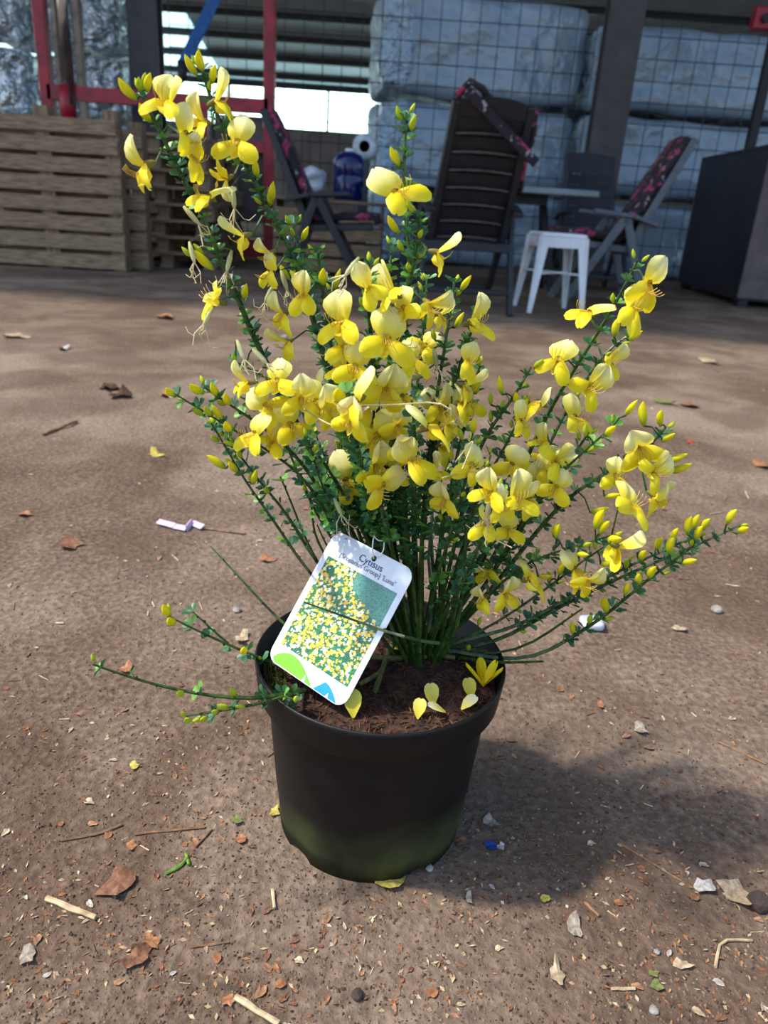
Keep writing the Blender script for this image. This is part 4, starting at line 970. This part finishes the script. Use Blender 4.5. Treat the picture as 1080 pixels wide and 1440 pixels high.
def stick(a, b, rpx, mat, name, label, cat, mid=None, group=None):
    A, B = gnd(*a), gnd(*b); k = px2m(*a); P = [A]+([gnd(*mid)] if mid else [])+[B]; r = rpx*k
    P = [Vector((q[0], q[1], gz(q[0], q[1])+r*.9+random.uniform(0, r*.5))) for q in P]; o = P[0]
    P = spline(P, 6) if len(P) > 2 else [P[0].lerp(P[1], f)+Vector((0, 0, r*.3*math.sin(f*9))) for f in np.linspace(0, 1, 5)]
    tag(ob(name, MB().tube([q-o for q in P], [r*(.85+.3*random.random()) for _ in P], 6).mesh(name, mat), None, o), label, cat, group)
stick((66,1268),(135,1295),4.2,M['straw'],'straw_stalk','short thick pale straw stalk lying lower left','straw')
stick((331,1409),(392,1445),4.5,M['straw'],'straw_stalk','pale straw stalk cut off by the bottom edge','straw')
stick((383,1256),(386,1284),2.5,M['straw'],'straw_stalk','tiny pale straw piece below left of the pot','straw')
stick((86,1183),(172,1160),1.8,M['twig'],'twig','thin bent twig lying left of the pot','twig',(140,1172))
stick((190,1175),(288,1167),2.0,M['twig'],'twig','straight pale twig ending at an orange leaf','twig')
stick((275,1196),(298,1170),1.5,M['twig'],'twig','short twig just below the straight pale twig','twig')
stick((268,1336),(322,1329),1.6,M['twig'],'twig','short dark twig on the earth below the green stem','twig')
stick((1006,1360),(1058,1322),2.2,M['straw'],'twig','bent pale twig at the lower right edge','twig',(1016,1325))
stick((822,1270),(842,1290),2.6,M['twig'],'twig','dark twig lying across the dead leaf stalk','twig')
stick((858,1396),(892,1394),2.4,M['straw'],'twig','short pale twig near the lower right green leaf','twig')
stick((870,1185),(985,1255),1.2,M['twig'],'twig','long thin twig running towards the paper scrap','twig',(920,1215))
stick((1010,1045),(1075,1078),1.4,M['twig'],'twig','thin twig at the right edge beside pot shade','twig')
stick((60,612),(108,592),2.0,M['twig'],'twig','grey twig on the earth left of the shrub','twig')
stick((285,745),(345,752),1.5,M['twig'],'twig','dark thin twig beside the lilac ribbon','twig')
stick((232,1233),(264,1212),2.3,M['pedicel'],'green_stem','short green broken stem lying left of the pot','stem',(252,1224))
stick((262,1206),(266,1222),2.2,M['pedicel'],'green_stem','tiny green stem tip crossing the broken stem','stem')
LIT = [(170,1247,54,34,20,BRN,'big brown leaf scrap lower left'),(194,1352,44,22,55,BRN,'long brown bark scrap lower left'),(214,1326,30,12,-25,ORG,'orange-brown leaf strip beside the long brown piece'),(185,1190,14,22,10,ORG,'small orange leaf beside the straight twig'),
       (189,1080,14,17,0,YLW,'round pale yellow leaf left of the pot'),(386,1144,13,22,-20,YLW,'yellow-green leaf touching the left of the pot'),(545,1237,42,30,15,YLW,'crumpled yellow leaf in front of the pot'),(38,1345,24,20,30,GRYC,'pale grey lichen scrap lower left'),
       (322,1411,20,16,0,ORG,'orange leaf scrap at the end of the cut straw'),(808,1308,18,38,0,GRYC,'dead grey leaf hanging from its stalk lower right'),(783,1376,17,38,0,PALE,'elongated beige leaf near the bottom right'),(660,1266,10,20,0,GRYC,'small grey seed leaf below the pot shade'),
       (988,1246,32,17,10,WHT,'white paper scrap right of the pot'),(1032,1254,38,30,20,PALE,'large pale leaf scrap at the right edge'),(922,1390,18,14,30,GRN_,'green leaf scrap at the lower right'),(919,1373,14,9,0,GRN_,'small green leaf scrap above the other'),
       (960,1358,28,12,20,PALE,'pale curled leaf lower right'),(765,1268,14,14,0,YLW,'tiny yellow leaf below the pot shade'),(340,898,20,14,0,PALE,'pale star-shaped leaf left of the pot rim'),(375,789,26,8,0,ORG,'orange leaf left of the shrub stems'),
       (178,942,16,12,0,ORG,'orange leaf under the lowest shoot'),(955,884,18,9,25,PALE,'pale oval leaf right of the shrub'),(935,567,20,9,10,GRN_,'green leaf on the earth right of the flowers'),(972,625,14,4,0,[(220, 70, 60), (200, 60, 54)],'red plastic scrap right of the shrub'),
       (997,511,26,7,10,PALE,'pale leaf far right on the earth'),(25,475,34,7,0,PALE,'pale wood chip at the far left'),(90,492,14,6,0,WHT,'white chip at the far left'),(155,547,26,9,10,DRK,'dark red-brown bark piece left of shrub'),(172,558,34,10,10,DRK,'darker bark piece below the red-brown one'),
       (232,447,30,8,0,ORG,'orange leaf far left near the pallet'),(222,642,14,9,40,YLW,'yellow leaf on the earth left of shrub'),(234,557,16,7,0,ORG,'orange chip beside the left shoots'),(35,724,16,7,0,ORG,'orange chip at the left edge'),(100,770,34,12,-20,BRN,'brown leaf left of centre'),
       (970,572,22,8,0,BRN,'brown leaf beside the green leaf'),(1070,656,18,9,0,ORG,'orange leaf at the right edge'),(844,995,9,18,0,ORG,'orange bark strip right of the pot'),(690,1160,22,22,30,GRYC,'crumpled grey plastic scrap right of the pot'),(690,1195,20,9,0,[(40, 80, 150), (30, 66, 132)],'blue plastic scrap right of the pot base'),
       (704,1196,10,16,0,WHT,'white plastic scrap touching the blue one'),(648,1186,16,18,0,BRN,'brown leaf right of the pot base'),(900,1030,18,16,0,GRYC,'grey stone chip right of the pot'),(333,1160,14,10,0,GRN_,'small green weed scrap left of the pot'),(340,1187,18,12,0,ORG,'orange leaf beside the green weed scrap')]
for a in LIT:
    nm = next((n_ for k_, n_ in (('plastic', 'plastic_scrap'), ('paper', 'paper_scrap'), ('stone', 'stone_chip'), ('bark', 'bark_scrap'), ('lichen', 'lichen_scrap'), ('weed scrap left', 'weed_scrap'), ('chip', 'wood_chip')) if k_ in a[6]), 'fallen_leaf')
    litter(a[0], a[1], a[2], a[3], a[4], a[5], nm, a[6], {'fallen_leaf': 'leaf', 'stone_chip': 'stone', 'wood_chip': 'wood chip'}.get(nm, 'scrap'))
def pebble(px, py, rpx, mat, label, group=None, sq=.7):
    p = gnd(px, py); r = rpx*px2m(px, py); bmx = bmesh.new(); bmesh.ops.create_icosphere(bmx, subdivisions=2 if rpx > 5 else 1, radius=r)
    for v in bmx.verts: v.co *= 1+.25*noise.noise(v.co/r*1.1+Vector((px, py, 0))); v.co.z *= sq
    me = bpy.data.meshes.new('pebble'); bmx.to_mesh(me); bmx.free(); me.materials.append(mat)
    tag(ob('pebble', me, None, (p[0], p[1], gz(p[0], p[1])+r*.45)), label, 'stone', group)
pebble(604,1223,6,M['stone'],'grey pebble just in front of the pot'); pebble(1066,1270,17,M['darkstone'],'dark brown clod at the right edge'); pebble(1008,858,8,M['stone'],'grey pebble right of the shrub'); pebble(918,1425,7,M['stone'],'white pebble near bottom right'); pebble(333,860,6,M['stone'],'white pebble left of the pot rim'); pebble(923,1341,5,M['stone'],'pale pebble by the lower right leaves'); pebble(400,478,6,M['stone'],'pebble behind the left flowers'); pebble(502,1403,9,M['darkstone'],'brown clod at the bottom centre')
# crumpled white plastic right of the pot, lilac ribbon
p = gnd(830, 882); tag(finish(ob('plastic_scrap', bale_mesh(.034, .03, .014, 500, .012, .006, 7).mesh('plastic', M['plastic']), None, (p[0], p[1], .008))), 'crumpled clear plastic scrap behind the lower right shoots', 'plastic')
P = [gnd(*q, .006) for q in ((222, 733), (245, 740), (262, 744), (270, 735), (285, 742))]; rb = MB()
for a, b in zip(P, P[1:]): rb.bar(a-P[0], b-P[0]+np.array([0, 0, .001]), .012, .002, (0, 1, .4))
tag(ob('ribbon', rb.mesh('ribbon', simple('lilac', (196, 176, 200), (170, 150, 176), .6)), None, P[0]), 'lilac ribbon scrap lying on the earth left of shrub', 'ribbon')
# scattered litter in three kinds
kinds = [('bark_chip', BRN+ORG, 'small brown bark chip scattered on the earth', 'chip', 170), ('pale_chip', PALE+WHT, 'small pale wood chip scattered on the earth', 'chip', 80)]
for nm, cols, lab, cat, cnt in kinds:
    meshes = [chip(900+i, .0075, random.uniform(.0025, .0055), [cols[i % len(cols)]]*2+[cols[(i*2+1) % len(cols)]], .3, .35) for i in range(8)]
    for k in range(cnt):
        px, py = random.uniform(-20, 1100), 440+1010*random.random()**.75; p = gnd(px, py)
        if math.hypot(p[0]-PX, p[1]-PY) < .125: continue
        tag(ob(nm, meshes[k % 8], None, (p[0], p[1], gz(p[0], p[1])+.0008), (random.uniform(-.15, .15), random.uniform(-.15, .15), random.uniform(0, 6.28)), random.uniform(.5, 1.25)*(1+.35*p[1])), lab, cat, nm.replace('_', ' ')+'s on the earth')
for k in range(100):
    px, py = random.uniform(0, 1080), random.uniform(620, 1430); p = gnd(px, py)
    if math.hypot(p[0]-PX, p[1]-PY) < .13: continue
    a = random.uniform(0, 6.28); l = random.uniform(6, 20); stick((px, py), (px+l*math.cos(a), py+l*math.sin(a)*.6), random.uniform(.6, 1.0), random.choice((M['straw'], M['twig'])), 'straw_bit', 'thin straw or twig bit scattered on the earth', 'straw', None, 'straw bits on the earth')
# slivers of bark and straw: too small to count
fl = MB(); fc = [rgb(c) for c in ((186, 160, 124), (160, 112, 78), (140, 92, 62), (204, 184, 150), (104, 80, 62), (176, 132, 96))]
for k in range(4200):
    px, py = rng.uniform(-60, 1140), 520+980*rng.random()**.7
    if noise.noise((px*.006, py*.008, 4)) < rng.uniform(-.45, .25): continue
    p = gnd(px, py); x, y = p[0], p[1]
    if math.hypot(x-PX, y-PY) < .1: continue
    z = gz(x, y)+.0004; L = rng.uniform(.0015, .007)*(1+.4*y); W = rng.uniform(.0005, .0016)*(1+.4*y); a = rng.uniform(0, 6.28); c, s_ = math.cos(a), math.sin(a); h = rng.uniform(.0003, .002)
    fl.add([(x-c*L/2, y-s_*L/2, z), (x+s_*W, y-c*W, z+h), (x+c*L/2, y+s_*L/2, z+h*.5), (x-s_*W*.8, y+c*W*.8, z)], [(0, 1, 2), (0, 2, 3)], fc[int(rng.integers(6))])
# crumbs: too small to count
cr = fl; pc = [rgb(c) for c in ((128, 106, 88), (104, 84, 68), (82, 65, 52), (140, 120, 100), (150, 132, 112), (136, 100, 74), (92, 74, 60))]
for k in range(15000):
    px, py = rng.uniform(-60, 1140), 560+940*rng.random()**.7; p = gnd(px, py); x, y = p[0], p[1]
    if math.hypot(x-PX, y-PY) < .094: continue
    z = gz(x, y); r = rng.uniform(.0004, .0015)*(1+.4*y); a = rng.uniform(0, 6.28); c = pc[int(rng.integers(7))]; q = rng.uniform(.5, 1.6)
    vv = [(x+r*q*math.cos(a), y+r*q*math.sin(a), z), (x+r*math.cos(a+1.9), y+r*math.sin(a+1.9), z), (x+r*q*math.cos(a+3.3), y+r*q*math.sin(a+3.3), z), (x+r*math.cos(a+4.9), y+r*math.sin(a+4.9), z), (x, y, z+r*.9)]
    cr.add(vv, [(0, 1, 4), (1, 2, 4), (2, 3, 4), (3, 0, 4)], c)
tag(ob('earth_crumbs', cr.mesh('crumbs', M['chip'], False, True)), 'fine crumbs of earth, grit and wood over the yard', 'crumbs', kind='stuff')
print('flowers', nfl, 'stems', len(STEMS), 'leaf spots', len(spots))
